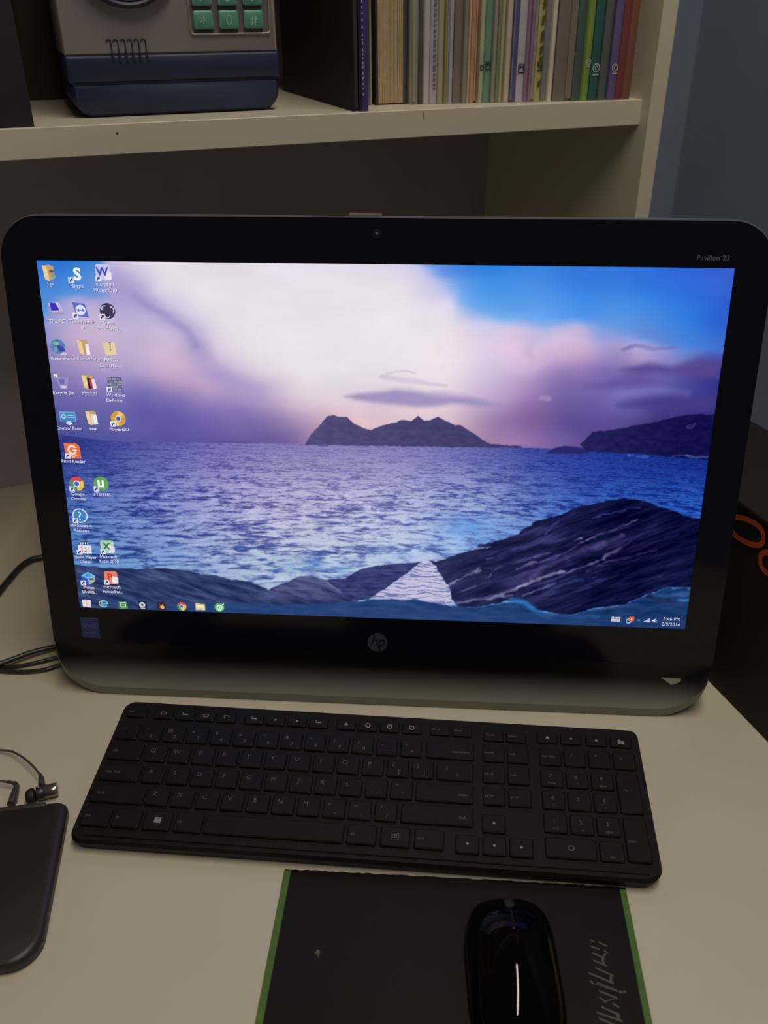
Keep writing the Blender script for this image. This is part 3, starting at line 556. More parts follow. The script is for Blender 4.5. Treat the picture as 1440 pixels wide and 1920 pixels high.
def wallpaper(U,V):
    VH=np.interp(U,[0,.2,.39,.72,.82,1],[.4815,.481,.4775,.472,.476,.485])
    wx=U+.012*fbm(U*6,V*8,3,3); wy=V+.018*fbm(U*5,V*9,3,9)
    C=rbf(SKY,wx,wy); D=rbf(SKYB,wx,wy)
    ex=wx+.006*fbm(U*30,V*30,3,23); ey=wy+.008*fbm(U*25,V*30,3,29)
    for P,w in zip(BLU,(19,13)): C=blend(C,mask(P,ex,ey,w),D)
    C=C+(fbm(U*7,V*12,4,21)*5)[...,None]
    for P,r,g,b,w in CL: stroke(C,P,wx,wy,(r,g,b),w*1.15,.97,1.2,.6)
    for P,r,g,b,w in CP: C=blend(C,.85*mask(P,wx,wy,w),(r,g,b))
    C=C*.91+.09*C.mean(-1,keepdims=True)*np.array([1,1,1.04])
    # far land
    for P,c,s in ((FARL,(52,55,132),1.5),(FARM,(92,78,148),1.2)): C=blend(C,mask(P,U,V,s),c)
    # sea
    dv=np.clip(V-VH,0,1)
    X=1.45*(U-.5)*AS/(dv+.16); Y=31*np.log(dv+.05)
    n1=fbm(X*4.6+.8*fbm(X*3,Y*.4,2,77),Y+.5*fbm(X*5,Y*.3,2,71),4,31,.55)
    n2=fbm(X*11,Y*1.9,3,51,.6)
    sw=fbm(X*1.3,Y*.3,3,63)
    n=.62*n1+.34*n2+.42*sw
    B=rbf(SB,U,V,.01); D=rbf(SD,U,V,.01)
    k=sm(-.40,.24,n+.06)
    near=sm(0,.16,dv)
    k=.55+(k-.55)*(.45+.55*near)
    S=D+(B-D)*k[...,None]
    S+=(sm(.12,.42,n1)*12*near)[...,None]*np.array([1,1,.8])
    S+=(sm(.0,.35,fbm(U*150,V*330,2,91))*10-4)[...,None]
    S=S*np.array([.88,.965,.965])
    for u,v,a,b,r,g,bb,al in GL:
        q=np.exp(-(((wx-u)/a)**2+((wy-v)/b)**2)*.8)*al*(0.75+.9*fbm(U*50,V*60,3,41))
        S=blend(S,np.clip(q,0,1),(r,g,bb))
    C=blend(C,sm(VH-.0015,VH+.0015,V+.0007*fbm(U*90,V*10,2,6)),S)
    hz=np.array([78,72,116.]); 
    ic=hz+ (fbm(U*60,V*70,3,12)*9)[...,None]+np.clip((U-.45)*-60,-20,6)[...,None]
    C=blend(C,mask(ISL,U,V+.0025*fbm(U*120,V*120,3,9),1.0),ic)
    C=blend(C,mask(BOAT,U,V,1.0),(95,80,150))
    C=blend(C,mask(REEF,U,V,1.5),(42,38,105))
    hc=np.array([36,36,90.])-np.clip((U-.8)*120,0,20)[...,None]+(fbm(U*70,V*70,3,14)*9)[...,None]
    C=blend(C,mask(HEAD,U,V+.003*fbm(U*90,V*90,3,9),1.4),hc)
    # rocks
    ang=-.42; xr=(U*AS*np.cos(ang)+V*np.sin(ang)); yr=(-U*AS*np.sin(ang)+V*np.cos(ang))
    rs=fbm(xr*9,yr*55,5,101,.6); rl=fbm(xr*4,yr*12,3,103)
    rc=np.array([27,30,70.])+np.clip((.72-U)*90,-16,16)[...,None]+(rs*20+rl*12+sm(.12,.6,rs+.5*rl)*26*np.exp(-((U-.80)/.11)**2-((V-.80)/.10)**2))[...,None]*np.array([1,.95,1.3])
    C=blend(C,mask(INLET,U,V,1.2),blend(np.broadcast_to(np.array([198,194,220.]),C.shape),sm(-.05,.35,fbm(U*22,V*190+fbm(U*30,V*20,2,2)*1.5,3,55)),(112,120,178)))
    C=blend(C,mask(RROCK,U+.003*fbm(U*60,V*60,3,8),V+.006*fbm(U*34,V*34,4,7),1.4),rc)
    ang=.30; xr=(U*AS*np.cos(ang)+V*np.sin(ang)); yr=(-U*AS*np.sin(ang)+V*np.cos(ang))
    ls=fbm(xr*9,yr*60,5,111,.62)
    lc=np.array([46,60,102.])+(ls*40)[...,None]
    dc=np.array([74,80,124.])-np.clip((V-.90)*420,0,34)[...,None]+(ls*34)[...,None]
    C=blend(C,mask(DOME,U,V+.004*fbm(U*50,V*50,3,9),1.3),dc)
    C=blend(C,mask(MROCK,U,V+.005*fbm(U*50,V*50,3,7),1.3),np.array([54,60,110.])+(fbm(U*40,V*110,4,5)*30)[...,None])
    C=blend(C,mask(LROCK,U+.002*fbm(U*50,V*50,2,8),V+.004*fbm(U*40,V*50,3,7),1.2),lc)
    wb=np.array([36,66,118.])-np.clip((U-.55)*40,0,14)[...,None]*np.array([1,.9,1.1])+(fbm(U*26,V*70,4,15)*16)[...,None]
    C=blend(C,mask(WBAND,U,V+.005*fbm(U*30,V*20,3,8),2.5),wb)
    for i,(P,r,g,b,w) in enumerate(ST): stroke(C,P,U+.003*fbm(U*70,V*70,2,81),V+.004*fbm(U*60,V*60,2,83),(r,g,b),w*1.15,.95,3.0,.62)
    tb=sm(.9645,.966,V); C=blend(C,tb*.35,(48,70,120))
    return np.clip(C,0,255)

NX, NY = 860, 484
U, V = np.meshgrid(np.linspace(0, 1, NX), np.linspace(0, 1, NY))
C = wallpaper(U, V)/255
C = np.where(C <= .04045, C/12.92, ((C+.055)/1.055)**2.4)
co = np.stack([(U-.5)*2*SW, (.5-V)*2*SH, np.zeros_like(U)], -1).reshape(-1, 3).astype(np.float32)
ii = np.arange(NX*NY).reshape(NY, NX)
q = np.stack([ii[1:, :-1], ii[1:, 1:], ii[:-1, 1:], ii[:-1, :-1]], -1).reshape(-1, 4)
me = bpy.data.meshes.new('screen'); nq = len(q)
me.vertices.add(NX*NY); me.vertices.foreach_set('co', co.ravel())
me.loops.add(nq*4); me.loops.foreach_set('vertex_index', q.ravel().astype(np.int32))
me.polygons.add(nq); me.polygons.foreach_set('loop_start', np.arange(0, nq*4, 4, dtype=np.int32)); me.polygons.foreach_set('loop_total', np.full(nq, 4, dtype=np.int32))
me.update()
at = me.color_attributes.new('picture', 'FLOAT_COLOR', 'POINT')
at.data.foreach_set('color', np.concatenate([C.reshape(-1, 3), np.ones((NX*NY, 1))], 1).astype(np.float32).ravel())
m = bpy.data.materials.new('lit_display'); m.use_nodes = True; nt = m.node_tree; nt.nodes.clear()
a = nt.nodes.new('ShaderNodeAttribute'); a.attribute_name = 'picture'
e = nt.nodes.new('ShaderNodeEmission'); e.inputs[1].default_value = 1.0; o_ = nt.nodes.new('ShaderNodeOutputMaterial')
nt.links.new(a.outputs['Color'], e.inputs[0]); nt.links.new(e.outputs[0], o_.inputs[0])
m.cycles.emission_sampling = 'NONE'
me.materials.append(m)
screen = bpy.data.objects.new('screen', me); sc.collection.objects.link(screen); screen.parent = comp
screen.matrix_local = MS @ Matrix.Translation((0, 0, -.0006))
screen['label'] = 'lit screen showing a violet seascape with islands and dark rocks'

# desktop icons: flat prints on the lit screen, drawn in a unit square
def ic(name_draw, x, y, s=6.3, arrow=True, nm='desktop_icon'):
    b = MB(); st = [0.0]
    def Z(): st[0] += .004; return st[0]
    name_draw(b, Z)
    if arrow:
        z = Z(); b.rect(-1.05, -1.05, -.35, -.35, z, em((222, 220, 236))); z = Z()
        b.poly([(-.92, -.92), (-.78, -.95), (-.68, -.72), (-.55, -.80), (-.47, -.45), (-.82, -.55), (-.76, -.64), (-.88, -.72)], z, em((50, 62, 120)))
    return b.build(nm, None, screen, M=Matrix.Translation((x/1000, y/1000, .0001)) @ Matrix.Scale(s/1000, 4))
W_ = (232, 226, 240)
def folder(inner=None, tone=(232, 205, 150)):
    def f(b, Z):
        b.poly([(-.75, .85), (.1, .95), (.55, .75), (.6, -.6), (-.2, -.95), (-.6, -.7)], Z(), em((196, 160, 105)))
        if inner: 
            for i, c in enumerate(inner): b.poly([(-.15+.28*i, .55-.1*i), (.3+.28*i, .5-.1*i), (.42+.28*i, -.78), (-.05+.28*i, -.85)], Z(), em(c))
        b.poly([(-.8, .9), (-.25, .75), (-.05, -.9), (-.6, -.65)], Z(), em(tone))
    return f
def d_user(b, Z): folder()(b, Z); b.disc(.3, .05, .26, Z(), em((200, 120, 110))); b.disc(.3, .1, .3, Z(), em((90, 90, 80)), 0, 180); b.disc(.38, -.5, .4, Z(), em((110, 170, 150)), 0, 180)
def d_chat(b, Z): b.text('S', .1, -.62, 1.9, Z(), em((236, 240, 250)), bold=.045)
def office(ch, c1, c2):
    def f(b, Z):
        b.poly(rrect(-.95, -.9, .85, .95, .3), Z(), em(c2)); b.poly([(.1, .3), (.95, 0), (.9, -.8), (.1, -.8)], Z(), em(W_)); b.text(ch, -.15, -.35, 1.35, Z(), em(c1), bold=.035)
    return f
def d_pc(b, Z): b.poly([(-.9, .75), (.5, .9), (.85, -.1), (-.5, -.3)], Z(), em((190, 185, 225))); b.poly([(-.65, .8), (.05, .8), (.5, -.1), (-.55, -.15)], Z(), em((62, 52, 170))); b.poly([(-.7, -.45), (.9, -.3), (.95, -.55), (-.2, -.6)], Z(), em((160, 150, 170)))
def d_view(b, Z): b.poly([(-.95, .9), (.6, .75), (.95, -.9), (-.6, -.7)], Z(), em((88, 110, 200))); b.disc(0, 0, .62, Z(), em((225, 222, 242))); b.poly([(-.5, 0), (-.2, .22), (-.2, .08), (.2, .08), (.2, .22), (.5, 0), (.2, -.22), (.2, -.08), (-.2, -.08), (-.2, -.22)], Z(), em((88, 110, 200)))
def d_obs(b, Z):
    b.disc(0, 0, .95, Z(), em((62, 54, 82)), n=36)
    for a in (20, 140, 260):
        b.disc(.42*math.cos(R(a)), .42*math.sin(R(a)), .42, Z(), em((205, 198, 225)), a-70, a+70, r0=.30)
def d_net(b, Z): b.disc(-.1, .1, .9, Z(), em((84, 128, 178))); b.disc(-.3, .45, .4, Z(), em((130, 180, 160)), sy=.6); b.disc(-.45, -.3, .35, Z(), em((110, 165, 175)), sx=.6); b.poly([(-.2, .3), (.5, .1), (.85, -.5), (0, -.5)], Z(), em((60, 64, 160))); b.disc(.55, -.8, .4, Z(), em((190, 190, 215)), sy=.4)
def d_zip(b, Z): b.poly([(-.9, .7), (.6, .75), (.75, -.75), (-.65, -.85)], Z(), em((226, 206, 160))); [b.rect(-.08, y, .1, y+.14, Z(), em((120, 105, 110))) for y in (.4, .1, -.2, .65)]
def d_bin(b, Z):
    b.poly([(-.8, .65), (.85, .65), (.55, -.85), (-.35, -.85)], Z(), em((150, 140, 195))); b.poly([(-.5, .4), (.3, .4), (.2, -.3), (-.3, -.3)], Z(), em((112, 108, 175)))
    b.disc(.1, -.6, .4, Z(), em((200, 195, 220)), sy=.5); b.rect(-1.0, .55, -.55, 1.0, Z(), em((235, 235, 245))); b.poly([(-.95, .78), (-.8, .62), (-.55, .9), (-.8, .74)], Z(), em((50, 60, 110)))
def d_wall(b, Z):
    b.rect(-.85, -.8, .9, .85, Z(), em((96, 92, 128)))
    for r in range(5):
        for c in range(3):
            x = -.82+c*.58+(.2 if r % 2 else 0); b.rect(x, -.76+r*.32, min(.88, x+.48), -.52+r*.32, Z(), em((150, 150, 172) if (r+c) % 3 else (120, 118, 150)))
def d_panel(b, Z): b.rect(-1.0, -.5, 1.0, .75, Z(), em((110, 175, 215))); b.rect(-.9, -.4, .9, .6, Z(), em((70, 130, 190))); b.disc(-.5, .15, .32, Z(), em((150, 205, 225)), r0=.12); b.rect(0, .25, .75, .35, Z(), em((190, 220, 235))); b.rect(0, 0, .75, .1, Z(), em((190, 220, 235))); b.disc(.1, -.72, .38, Z(), em((215, 222, 240)), sy=.6)
def d_disc(b, Z): b.disc(0, 0, .95, Z(), em((206, 158, 62)), n=32); b.disc(0, 0, .95, Z(), em((232, 196, 110)), 30, 90); b.disc(0, 0, .95, Z(), em((232, 196, 110)), 210, 270); b.disc(0, 0, .42, Z(), em((225, 215, 210))); b.disc(0, 0, .26, Z(), em((86, 84, 160)))
def d_read(b, Z): b.poly([(-1.05, 1.05), (.5, 1.05), (1.0, .6), (1.05, -1.0), (-.95, -1.0)], Z(), em((226, 112, 70))); b.disc(0, .15, .62, Z(), em((245, 225, 215)), 30, 330, r0=.38); b.rect(.05, .0, .6, .2, Z(), em((245, 225, 215))); b.text('PDF', .1, -.85, .55, Z(), em((245, 225, 215)))
def d_chrome(b, Z):
    for a, c in ((30, (214, 74, 70)), (150, (70, 150, 84)), (270, (236, 190, 70))): b.disc(0, 0, .95, Z(), em(c), a, a+120)
    b.disc(0, 0, .45, Z(), em((236, 236, 245))); b.disc(0, 0, .34, Z(), em((78, 110, 205)))
def d_tor(b, Z): b.disc(0, 0, .98, Z(), em((98, 164, 84)), n=32); b.text('u', -.05, -.42, 1.9, Z(), em((240, 244, 238)), bold=.03)
def d_help(b, Z): b.disc(0, 0, 1.0, Z(), em((215, 226, 242)), n=36); b.disc(0, 0, .87, Z(), em((66, 128, 190)), n=36); b.text('?', 0, -.6, 1.7, Z(), em((225, 235, 245)))
def d_media(b, Z):
    b.rect(-.8, -.85, .95, .3, Z(), em((232, 224, 232))); b.poly([(-.6, .35), (.75, .55), (.7, .95), (-.55, .7)], Z(), em((40, 40, 60)))
    for i in range(4): b.poly([(-.5+i*.32, .4+i*.04), (-.36+i*.32, .42+i*.04), (-.28+i*.32, .7+i*.05), (-.42+i*.32, .68+i*.05)], Z(), em((232, 226, 235)))
    b.text('3', -.4, -.65, 1.1, Z(), em((206, 80, 80))); b.text('21', .3, -.65, 1.0, Z(), em((84, 110, 90)))
def d_cube(b, Z): b.poly([(-.9, .35), (.1, .95), (1.0, .45), (0, -.1)], Z(), em((104, 178, 226))); b.poly([(-.9, .35), (0, -.1), (.05, -1.0), (-.85, -.5)], Z(), em((48, 84, 190))); b.poly([(0, -.1), (1.0, .45), (.95, -.4), (.05, -1.0)], Z(), em((136, 176, 200))); b.disc(.5, -.25, .35, Z(), em((190, 190, 110)), 180, 360); b.disc(.5, -.25, .3, Z(), em((60, 90, 150)), 0, 180); b.disc(.05, .45, .3, Z(), em((52, 86, 150)), r0=.18, sy=.6)
icons = [(d_user, -245.9, 134.2, 0, ['HP']), (d_chat, -225.2, 133.7, 1, ['Skype']), (office('W', (70, 78, 170), (200, 196, 235)), -204.4, 135.1, 1, ['Microsoft', 'Word 2010']),
 (d_pc, -244.4, 107.4, 0, ['This PC']), (d_view, -225., 107.4, 1, ['TeamViewer', '11']), (d_obs, -204.2, 106.9, 1, ['Open', 'Broadcaste...']),
 (d_net, -245.5, 79., 0, ['Network']), (folder([(190, 150, 120), (236, 230, 240)]), -225.4, 79., 0, ['Tool modulator']), (d_zip, -205., 78.6, 0, ['FSMC -', 'Crystal Sta...']),
 (d_bin, -245.9, 51.9, 0, ['Recycle Bin']), (folder([(40, 40, 60), (190, 50, 70), (235, 220, 230)]), -225.1, 52.3, 0, ['blocked']), (d_wall, -204.5, 51.1, 1, ['Windows', 'Defende...']),
 (d_panel, -245.1, 23.6, 0, ['Control Panel']), (folder([(222, 214, 226), (240, 236, 244)]), -225.3, 23.6, 0, ['save']), (d_disc, -204.3, 23.6, 1, ['PowerISO']),
 (d_read, -244.5, -3.8, 1, ['Foxit Reader']), (d_chrome, -244.2, -31.5, 1, ['Google', 'Chrome']), (d_tor, -223.9, -31., 1, ['\u00b5Torrent']),
 (d_help, -244.7, -59.1, 1, ['HP Support', 'Assistant']), (d_media, -244.4, -87.4, 1, ['Media Player', 'Classic']), (office('X', (52, 112, 72), (170, 206, 178)), -224.3, -86.3, 1, ['Microsoft', 'Excel 2010']),
 (d_cube, -244.4, -115.5, 1, ['Philips', 'SA4RG...']), (office('P', (196, 62, 46), (226, 130, 104)), -224.1, -114.3, 1, ['Microsoft', 'PowerPoi...'])]
for f, x, y, ar, cap in icons:
    ic(f, x, y, arrow=bool(ar))
    b = MB()
    for k, tx in enumerate(cap):
        yy = (-9.9-4.3*k)/1000
        b.text(tx, .0003, yy-.0003, .0038, .00002, em((62, 54, 110))); b.text(tx, 0, yy, .0038, .00006, em((232, 228, 242)))
    b.build('icon_caption', None, screen, M=Matrix.Translation((x/1000, y/1000, .0001)))
def t_start(b, Z): [b.poly([(x0, y0*.9-.1*x0), (x0+.85, y0*.9-.1*x0-.05), (x0+.85, y0*.9+.75-.1*x0+.05), (x0, y0*.9+.75-.1*x0)], Z(), em((235, 215, 222))) for x0 in (-.9, .0) for y0 in (-.85, .05)]
def t_ie(b, Z): b.disc(0, 0, .8, Z(), em((90, 180, 225)), 0, 320, r0=.45); b.rect(-.6, -.12, .78, .12, Z(), em((90, 180, 225))); b.disc(0, 0, 1.05, Z(), em((220, 200, 100)), 90, 250, r0=.92, sx=1.1, sy=.8)
def t_store(b, Z): b.rect(-.9, -.9, .9, .7, Z(), em((70, 150, 80))); b.rect(-.55, -.6, .55, .5, Z(), em((225, 240, 225))); [b.rect(x, y, x+.35, y+.35, Z(), em((50, 120, 80))) for x in (-.4, .03) for y in (-.42, .0)]
def t_cam(b, Z): b.rect(-.9, -.9, .9, .9, Z(), em((34, 32, 50))); b.disc(-.1, .1, .62, Z(), em((225, 222, 230))); b.disc(-.1, .1, .3, Z(), em((90, 80, 90))); b.disc(0, -.55, .5, Z(), em((190, 186, 196)), 180, 360, sy=.5)
def t_game(b, Z): b.rect(-.9, -.9, .9, .9, Z(), em((44, 34, 60))); b.poly([(-.7, .6), (0, .1), (.6, .7), (.2, 0), (.7, -.6), (0, -.2), (-.6, -.6), (-.2, .1)], Z(), em((205, 90, 60))); b.disc(.2, -.3, .4, Z(), em((210, 180, 90)))
def t_fold(b, Z): b.rect(-.95, -.75, .95, .6, Z(), em((226, 210, 150))); b.rect(-.95, .5, -.1, .8, Z(), em((206, 186, 120))); b.rect(-.8, -.1, .8, .3, Z(), em((240, 232, 195))); b.rect(-.3, -.75, .3, -.4, Z(), em((150, 190, 200)))
def t_cc(b, Z): b.disc(0, 0, .98, Z(), em((88, 178, 96)), n=30); b.disc(0, -.05, .62, Z(), em((236, 244, 236)), 60, 400, r0=.4); b.disc(0, -.05, .18, Z(), em((236, 244, 236))); b.poly([(0, 0), (.85, .95), (1.0, .8)], Z(), em((230, 240, 230)))
for f, x, y in ((t_start, -248, -139.4), (t_ie, -232.6, -138.9), (t_store, -216.4, -139.1), (t_cam, -199.3, -139.1), (t_game, -183.1, -139), (d_chrome, -165.6, -138.9), (t_fold, -149.5, -138.6), (t_cc, -133, -138.5)):
    ic(f, x, y, 4.2, False, 'taskbar_icon')
def t_kb(b, Z): b.rect(-1.2, -.7, 1.2, .7, Z(), em((206, 206, 224))); [b.rect(-1.0+i*.42, -.4+j*.42, -.75+i*.42, -.2+j*.42, Z(), em((70, 76, 120))) for i in range(5) for j in range(3)]
def t_badge(b, Z): b.disc(-.2, -.3, .7, Z(), em((180, 190, 215)), r0=.45); b.rect(-.1, -.3, 1.1, .9, Z(), em((226, 96, 54))); b.text('31', .5, -.05, .9, Z(), em((250, 225, 205)))
def t_up(b, Z): b.poly([(-.5, -.3), (.5, -.3), (0, .3)], Z(), em((220, 222, 236)))
def t_sig(b, Z): [b.rect(-1+i*.42, -.8, -.66+i*.42, -.5+i*.3, Z(), em((200, 204, 226))) for i in range(5)]
def t_spk(b, Z): b.poly([(-.8, -.3), (-.3, -.3), (.15, -.8), (.15, .8), (-.3, .3), (-.8, .3)], Z(), em((215, 218, 236))); b.disc(.3, 0, .5, Z(), em((160, 168, 205)), -50, 50, r0=.38)
for f, x, y, s in ((t_kb, 197.8, -136.6, 3.0), (t_badge, 209.0, -136.8, 3.3), (t_up, 216.5, -136.6, 1.6), (t_sig, 222.9, -136.4, 2.4), (t_spk, 229.5, -136.6, 2.3)):
    ic(f, x, y, s, False, 'tray_icon')
b = MB(); b.text('3:46 PM', .2430, -.1360, .0042, .00005, em((205, 206, 226))); b.text('8/9/2016', .2428, -.1408, .0042, .00005, em((205, 206, 226))); b.build('clock_text', None, screen, M=Matrix.Translation((0, 0, .0001)))

# ------------------------------------------------------------ keyboard
kb = thing('keyboard', 'flat black wireless keyboard in front of the computer', 'keyboard', (.0028, -.1474, 0), -.0221)
kbm = mat('keyboard_black', (16, 14, 15), .6, var=.08, scale=200, spec=.25)
keym = mat('key_black', (14, 12, 13), .6, var=.06, scale=200, spec=.25)
top_z = lambda x, y: .0135+.0958*(y+.065)-.0016
MB().prism(rrect(-.2095, -.0655, .2080, .0652, .008, rs=[.013, .006, .009, .010]), [(.006, .0005), (.002, .0035), (0, .5), (.0012, 1.0)], None,
   lambda x, y, z: z if z < .1 else (top_z(x, y)-.0022 if z == .5 else top_z(x, y)+.0006)).build('keyboard_base', kbm, kb, smooth=40)
MB().box((-.198, -.0612, top_z(0, -.0612)+.0004), (.198, -.0602, top_z(0, -.0602)+.0014)).build('front_ridge', keym, kb)
KM = {}; tilt = math.atan(.0962); legm = mat('legend_grey', (88, 88, 90), .6); legw = mat('legend_white', (138, 138, 140), .6)
def key(x, y, w, h, txt='', kind='c', size=5.2, bright=False):
    x = .988*x-.7; y = 1.03*y+.3; k = (round(w, 1), round(h, 1))
    mtx = Matrix.Translation((x/1000, y/1000, top_z(0, y/1000)+.0006)) @ Matrix.Rotation(tilt, 4, 'X')
    if k not in KM:
        o = MB().prism(rrect(-w/2000, -h/2000, w/2000, h/2000, .0014, n=2), [(0, 0), (0, .0016), (.0008, .0023)]).build('key', keym, kb, M=mtx); KM[k] = o
    else:
        o = KM[k].copy(); sc.collection.objects.link(o); o.parent = kb; o.matrix_local = mtx
    if txt:
        b = MB(); s = size/1000; z = .00245; L = legw if bright else legm; w2, h2 = w/2000, h/2000
        if kind == 'c': b.text(txt, -w2*.30, h2*.02, s, z, L)
        elif kind == 'two': b.text(txt[0], -w2*.45, h2*.15, s*.85, z, L); b.text(txt[1], w2*.12, -h2*.62, s*.85, z, L)
        elif kind == 'l': b.text(txt, -w2*.78, -h2*.15, s*.62, z, L, align=0)
        elif kind == 'r': b.text(txt, w2*.8, -h2*.3, s*.62, z, L, align=1)
        elif kind == 'num': b.text(txt.split()[0], -w2*.1, -h2*.05, s*.9, z, L); b.text(' '.join(txt.split()[1:]) or '.', 0, -h2*.75, s*.5, z, L)
        elif kind == 'win':
            for i in (0, 1):
                for j in (0, 1): b.poly([(-.0026+i*.0027, -.0023+j*.0024), (-.0002+i*.0027, -.0025+j*.0025), (-.0002+i*.0027, -.0003+j*.0026), (-.0026+i*.0027, -.0003+j*.0024)], z, legw)
        elif kind == 'menu': b.disc(0, 0, .0036, z, legm, 45, 405, r0=.0030, n=4); [b.rect(-.0015, q, .0015, q+.0005, z, legm) for q in (-.0012, 0, .0012)]
        elif kind == 'ring': b.disc(0, 0, .0022, z, L, r0=.0014, n=14)
        elif kind == 'dot': b.disc(0, 0, .0010, z, L, n=8)
        elif kind == 'tri': b.poly([(-.0016, -.0012), (.0016, -.0012), (0, .0016)], z, L)
        elif kind == 'bars': b.rect(-.0022, -.0006, .0022, .0006, z, L); b.rect(-.0026, .0012, -.0016, .0020, z, L)
        elif kind == 'sq': b.rect(-.0022, -.0014, .0022, -.0010, z, L); b.rect(-.0022, .0010, .0022, .0014, z, L); b.rect(-.0022, -.0014, -.0018, .0014, z, L); b.rect(.0018, -.0014, .0022, .0014, z, L)
        elif kind == 'people': b.disc(-.001, .0008, .0012, z, L, n=10); b.disc(.0014, -.0002, .0011, z, L, n=10); b.rect(-.0024, -.0022, .0002, -.0002, z, L); b.rect(.0004, -.0026, .0028, -.0012, z, L)
        b.build('key_legend', None, o)
    return o
KW, KH = 16.6, 15.6
for x, t in ((-197, 'esc'),): key(x, 50, 17, 9.5, t, 'l')
for x, t in zip((-174.5, -156.4, -139, -121.7), ('sq', 'bars', 'sq', 'sq')): key(x, 50, 15.6, 9.5, 'x', t, bright=True)
for x, t in zip((-98.7, -81, -63.2, -45.5), ('bars', 'dot', 'dot', 'bars')): key(x, 50, 15.6, 9.5, 'x', t, bright=True)
for x, t in zip((-22.8, -5.1, 12.5, 30.3), ('tri', 'ring', 'ring', 'ring')): key(x, 50, 15.6, 9.5, 'x', t, bright=True)
for x, t in ((53, 'prt sc'), (71, 'pause'), (96, 'insert'), (113.8, 'delete')): key(x, 50 if x < 90 else 47.5, 15.8, 9.5, t, 'l', 4.6)
for x, t in ((138.5, 'tri'), (157, 'dot'), (176.8, 'tri'), (195.7, 'people')): key(x, 48.5, 16.2, 9.5, 'x', t, bright=True)
key(-197.9, 31, KW, KH, ('~', '`'), 'two')
for i, c in enumerate(['!1', '@2', '#3', '$4', '%5', '^6', '&7', '*8', '(9', ')0', '_-', '+=']): key(-178.8+19.08*i, 31, KW, KH, (c[0], c[1]), 'two')
key(61.8, 31, 37, KH, 'backspace', 'r')
key(-193.2, 12, 26, KH, 'tab', 'l')
for i, c in enumerate('QWERTYUIOP'): key(-169+19.1*i, 12, KW, KH, c, 'c')
key(22.3, 12, KW, KH, ('{', '['), 'two'); key(41.4, 12, KW, KH, (('}', ']')), 'two'); key(66.2, 12, 28, KH, ('|', '\\'), 'two')
key(-190.7, -7, 30.5, KH, 'caps lock', 'l')
for i, c in enumerate('ASDFGHJKL'): key(-164.7+19.1*i, -7, KW, KH, c, 'c')
key(7.4, -7, KW, KH, (':', ';'), 'two'); key(26.5, -7, KW, KH, ('"', "'"), 'two'); key(58.8, -7, 43, KH, 'enter', 'r')
key(-186, -25.8, 40, KH, 'shift', 'l')
for i, c in enumerate('ZXCVBNM'): key(-155.6+19.1*i, -25.8, KW, KH, c, 'c')
for i, c in enumerate((('<', ','), ('>', '.'), ('?', '/'))): key(-21.9+19.1*i, -25.8, KW, KH, c, 'two')
key(54, -25.8, 52.5, KH, 'shift', 'r')
key(-195.7, -45.2, 21, KH, 'ctrl', 'l'); key(-172.5, -45.2, 20.5, KH, 'fn', 'l'); key(-149.3, -45.2, 20.5, KH, 'x', 'win'); key(-126.2, -45.2, 20.5, KH, 'alt', 'l')
key(-63.2, -45.2, 100.5, KH); key(.7, -45.2, 21, KH, 'alt', 'l'); key(24.8, -45.2, 21, KH, 'x', 'menu'); key(49, -45.2, 21, KH, 'ctrl', 'l')
for x, y, t in ((95.6, 31, 'home'), (114.6, 31, 'end'), (95.6, 12, 'pg up'), (114.6, 12, 'num'), (95.6, -7, 'pg dn'), (114.6, -7, 'print')): key(x, y, KW, KH, t, 'l', 4.8)
for x, y in ((95.2, -29.7), (76.2, -47), (95.2, -47), (114.2, -47)): key(x, y, KW, 14.5, 'x', 'dot', bright=True)
key(139.5, 31, KW, KH, 'num lock', 'l', 4.6); key(158.4, 31, KW, KH, '/', 'c'); key(177.3, 31, KW, KH, '*', 'c'); key(196.2, 31, KW, KH, '-', 'c')
for j, row in enumerate((('7 home', '8 ^', '9 pgup'), ('4 <', '5', '6 >'), ('1 end', '2 v', '3 pgdn'))):
    for i, t in enumerate(row): key(139.5+18.9*i, 12-18.9*j, KW, KH, t, 'num')
key(196.2, 2.5, KW, 34.5, '+', 'c'); key(196.2, -35.2, KW, 34.5, 'enter', 'l', 4.6)
key(149, -45, 35.5, KH, 'x', 'ring'); key(177.3, -45, KW, KH, '. del', 'num')

# ------------------------------------------------------------ mouse pad and mouse
pad = thing('mouse_pad', 'black mouse pad with green side edges and grey lettering', 'mouse pad', (.0667, -.34, 0), .0)
padm = mat('pad_black', (14, 11, 11), .5, var=.2, scale=70, bump=.05, spec=.25)
n = 90; rnd = random.Random(3); out = []
L_, Rr, Tp, Bt = -.1175, .1175, .1255, -.10
out += [(L_, Bt), (Rr, Bt), (Rr, Tp)]
out += [(Rr-(Rr-L_)*i/n, Tp+.0004*rnd.uniform(-1, 1)) for i in range(1, n)]+[(L_, Tp)]
MB().prism(out, [(0, .0003), (0, .0016)]).build('pad_sheet', padm, pad)
grn = mat('green_edge', (74, 112, 44), .6, var=.15, scale=60)
MB().box((L_-.0002, Bt, .0004), (L_+.0046, Tp-.001, .0021), bev=.0003).build('edge_stripe', grn, pad)
MB().box((Rr-.0042, Bt, .0004), (Rr+.0002, Tp-.002, .0021), bev=.0003).build('edge_stripe', grn, pad)
